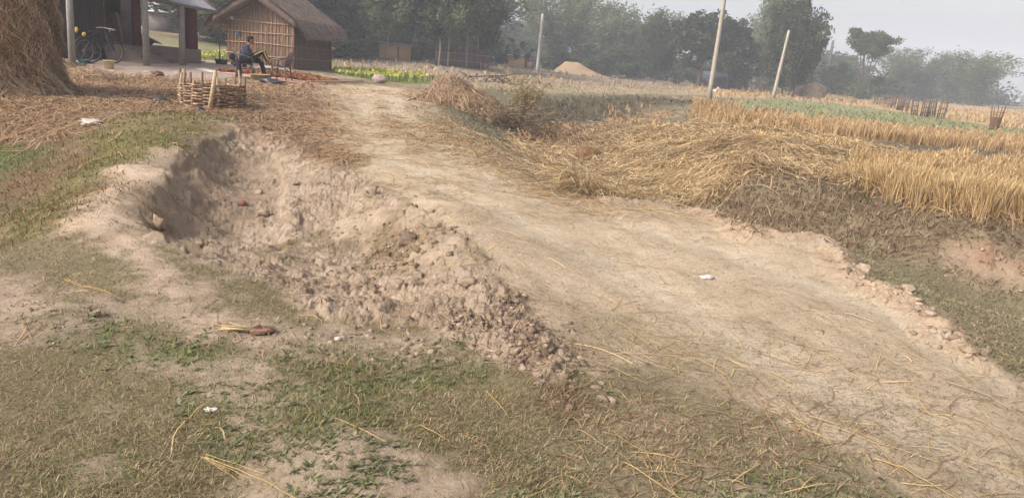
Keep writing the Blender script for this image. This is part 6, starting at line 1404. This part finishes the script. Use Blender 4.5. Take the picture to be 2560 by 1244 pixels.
beast(gl(1574, 190), va(1574, 90) - 1.0, 'goat', 'white goat standing at the field edge right of the sand mound', 'goat', S(226, 220, 210), 1.2)

# single long straws lying near the viewer
def stalk(pts, w, col, label, forks=0):
    w *= .82
    W = [ground_hit(*p) for p in pts]; P = [np.array([q[0], q[1], float(hgt(*q)) + .012]) for q in W]; Pn = []
    for i in range(len(P) - 1): Pn += [P[i] * (1 - t_) + P[i + 1] * t_ for t_ in np.linspace(0, 1, 5)[:-1]]
    Pn.append(P[-1]); Pn = np.array(Pn); Pn[:, 2] = hgt(Pn[:, 0], Pn[:, 1]) + .012 + .004 * rng.random(len(Pn)); m = MB(); m.tube(Pn, np.linspace(w, w * .6, len(Pn)), col, n=5)
    for k in range(forks):
        o = rng.normal(0, .012, 3) * [1, 1, .2]; m.tube(Pn[:5 + k] + o + np.linspace(0, 1, 5 + k)[:, None] * rng.normal(0, .02, 3) * [1, 1, .1], [w * .6] * (5 + k), col * rng.uniform(.85, 1.1), n=4)
    tag(m.build('straw_stalk', M_STRAW, loc=Pn[0]), label, 'straw', 'single long straws lying near the viewer')
yl, pw = S(202, 172, 116), S(196, 176, 142)
for pts, w, c_, lab, fk in [
    ([(515, 1153), (600, 1170), (690, 1215), (745, 1250)], .0028, yl, 'thick golden straw bundle running off the bottom edge by the bare mound', 4),
    ([(478, 1205), (512, 1140)], .0025, S(190, 160, 130), 'short pinkish stem touching the tip of the golden straw bundle', 0),
    ([(1215, 980), (1272, 1050)], .0028, yl, 'straight yellow straw below the lower end of the spoil ridge', 0),
    ([(1050, 1068), (1125, 1112)], .0028, S(206, 162, 100), 'short orange straw above the bare mound at the bottom', 0),
    ([(1145, 1090), (1215, 1125), (1265, 1215)], .002, S(170, 140, 92), 'bent brown straw right of the bare mound at the bottom', 1),
    ([(1538, 876), (1640, 920), (1790, 943)], .0024, pw, 'long pale bent straw right of the spoil ridge foot', 0),
    ([(1810, 895), (1900, 935)], .0022, yl, 'thin yellow straw left of the kinked one on the track', 1),
    ([(1925, 925), (1985, 955), (2010, 985)], .0032, yl, 'kinked golden straw in the middle of the lower track', 1),
    ([(2025, 1040), (2100, 1065)], .003, pw, 'short pale thick straw on the lower track', 0),
    ([(2060, 1060), (2180, 1105), (2350, 1162)], .002, pw, 'long thin straw running on from the short pale one', 0),
    ([(2185, 1150), (2260, 1172), (2390, 1250)], .0032, yl, 'long golden straw running off the bottom right edge', 0),
    ([(2145, 1115), (2200, 1190)], .002, yl, 'curved thin straw touching the long golden one at the bottom right', 0),
    ([(2270, 970), (2320, 1035), (2395, 1062)], .0024, yl, 'v shaped yellow straw on the right of the lower track', 2),
    ([(2425, 1045), (2560, 1115)], .0024, pw, 'pale straw slanting to the right edge, upper of two', 0),
    ([(2370, 960), (2470, 990), (2570, 1050)], .0024, pw, 'pale bent straw reaching the right edge below the verge', 0),
    ([(2380, 805), (2440, 845), (2480, 890)], .0024, yl, 'arched yellow straw on the grassy verge', 1),
    ([(2465, 840), (2500, 880), (2540, 895)], .002, yl, 'forked straw on the verge beside the right edge', 2),
    ([(1920, 835), (1922, 905)], .0022, yl, 'upright lying straw above the kinked golden one', 0),
    ([(160, 700), (250, 735), (312, 757)], .003, S(200, 164, 110), 'pair of tan straws in the grass at the left', 2),
    ([(1450, 1090), (1530, 1140)], .0018, pw, 'thin pale straw in the trampled grass near the bottom', 0),
    ([(1560, 1170), (1640, 1215), (1700, 1250)], .0028, yl, 'golden straw running off the bottom edge below the track', 0),
    ([(1530, 1090), (1600, 1140), (1700, 1230)], .0018, S(186, 158, 96), 'thin curved straw crossing towards the golden one at the bottom', 0)]:
    stalk(pts, w, c_, lab, fk)

# ------------------------------------------------------------------ haze in the air
def volume_mat():
    m = bpy.data.materials.new('haze_air'); m.use_nodes = True; t = m.node_tree; t.nodes.clear()
    v = t.nodes.new('ShaderNodeVolumePrincipled'); v.inputs['Color'].default_value = (.84, .90, 1.0, 1); v.inputs['Density'].default_value = .0016
    v.inputs['Anisotropy'].default_value = 0.0
    o = t.nodes.new('ShaderNodeOutputMaterial'); t.links.new(v.outputs[0], o.inputs['Volume']); return m
mb = MB(); mb.box((0, 0, 18), (1300, 1300, 42), col=(.9, .9, 1))
tag(mb.build('haze', volume_mat()), 'thin pale winter haze hanging over the fields', kind='stuff')
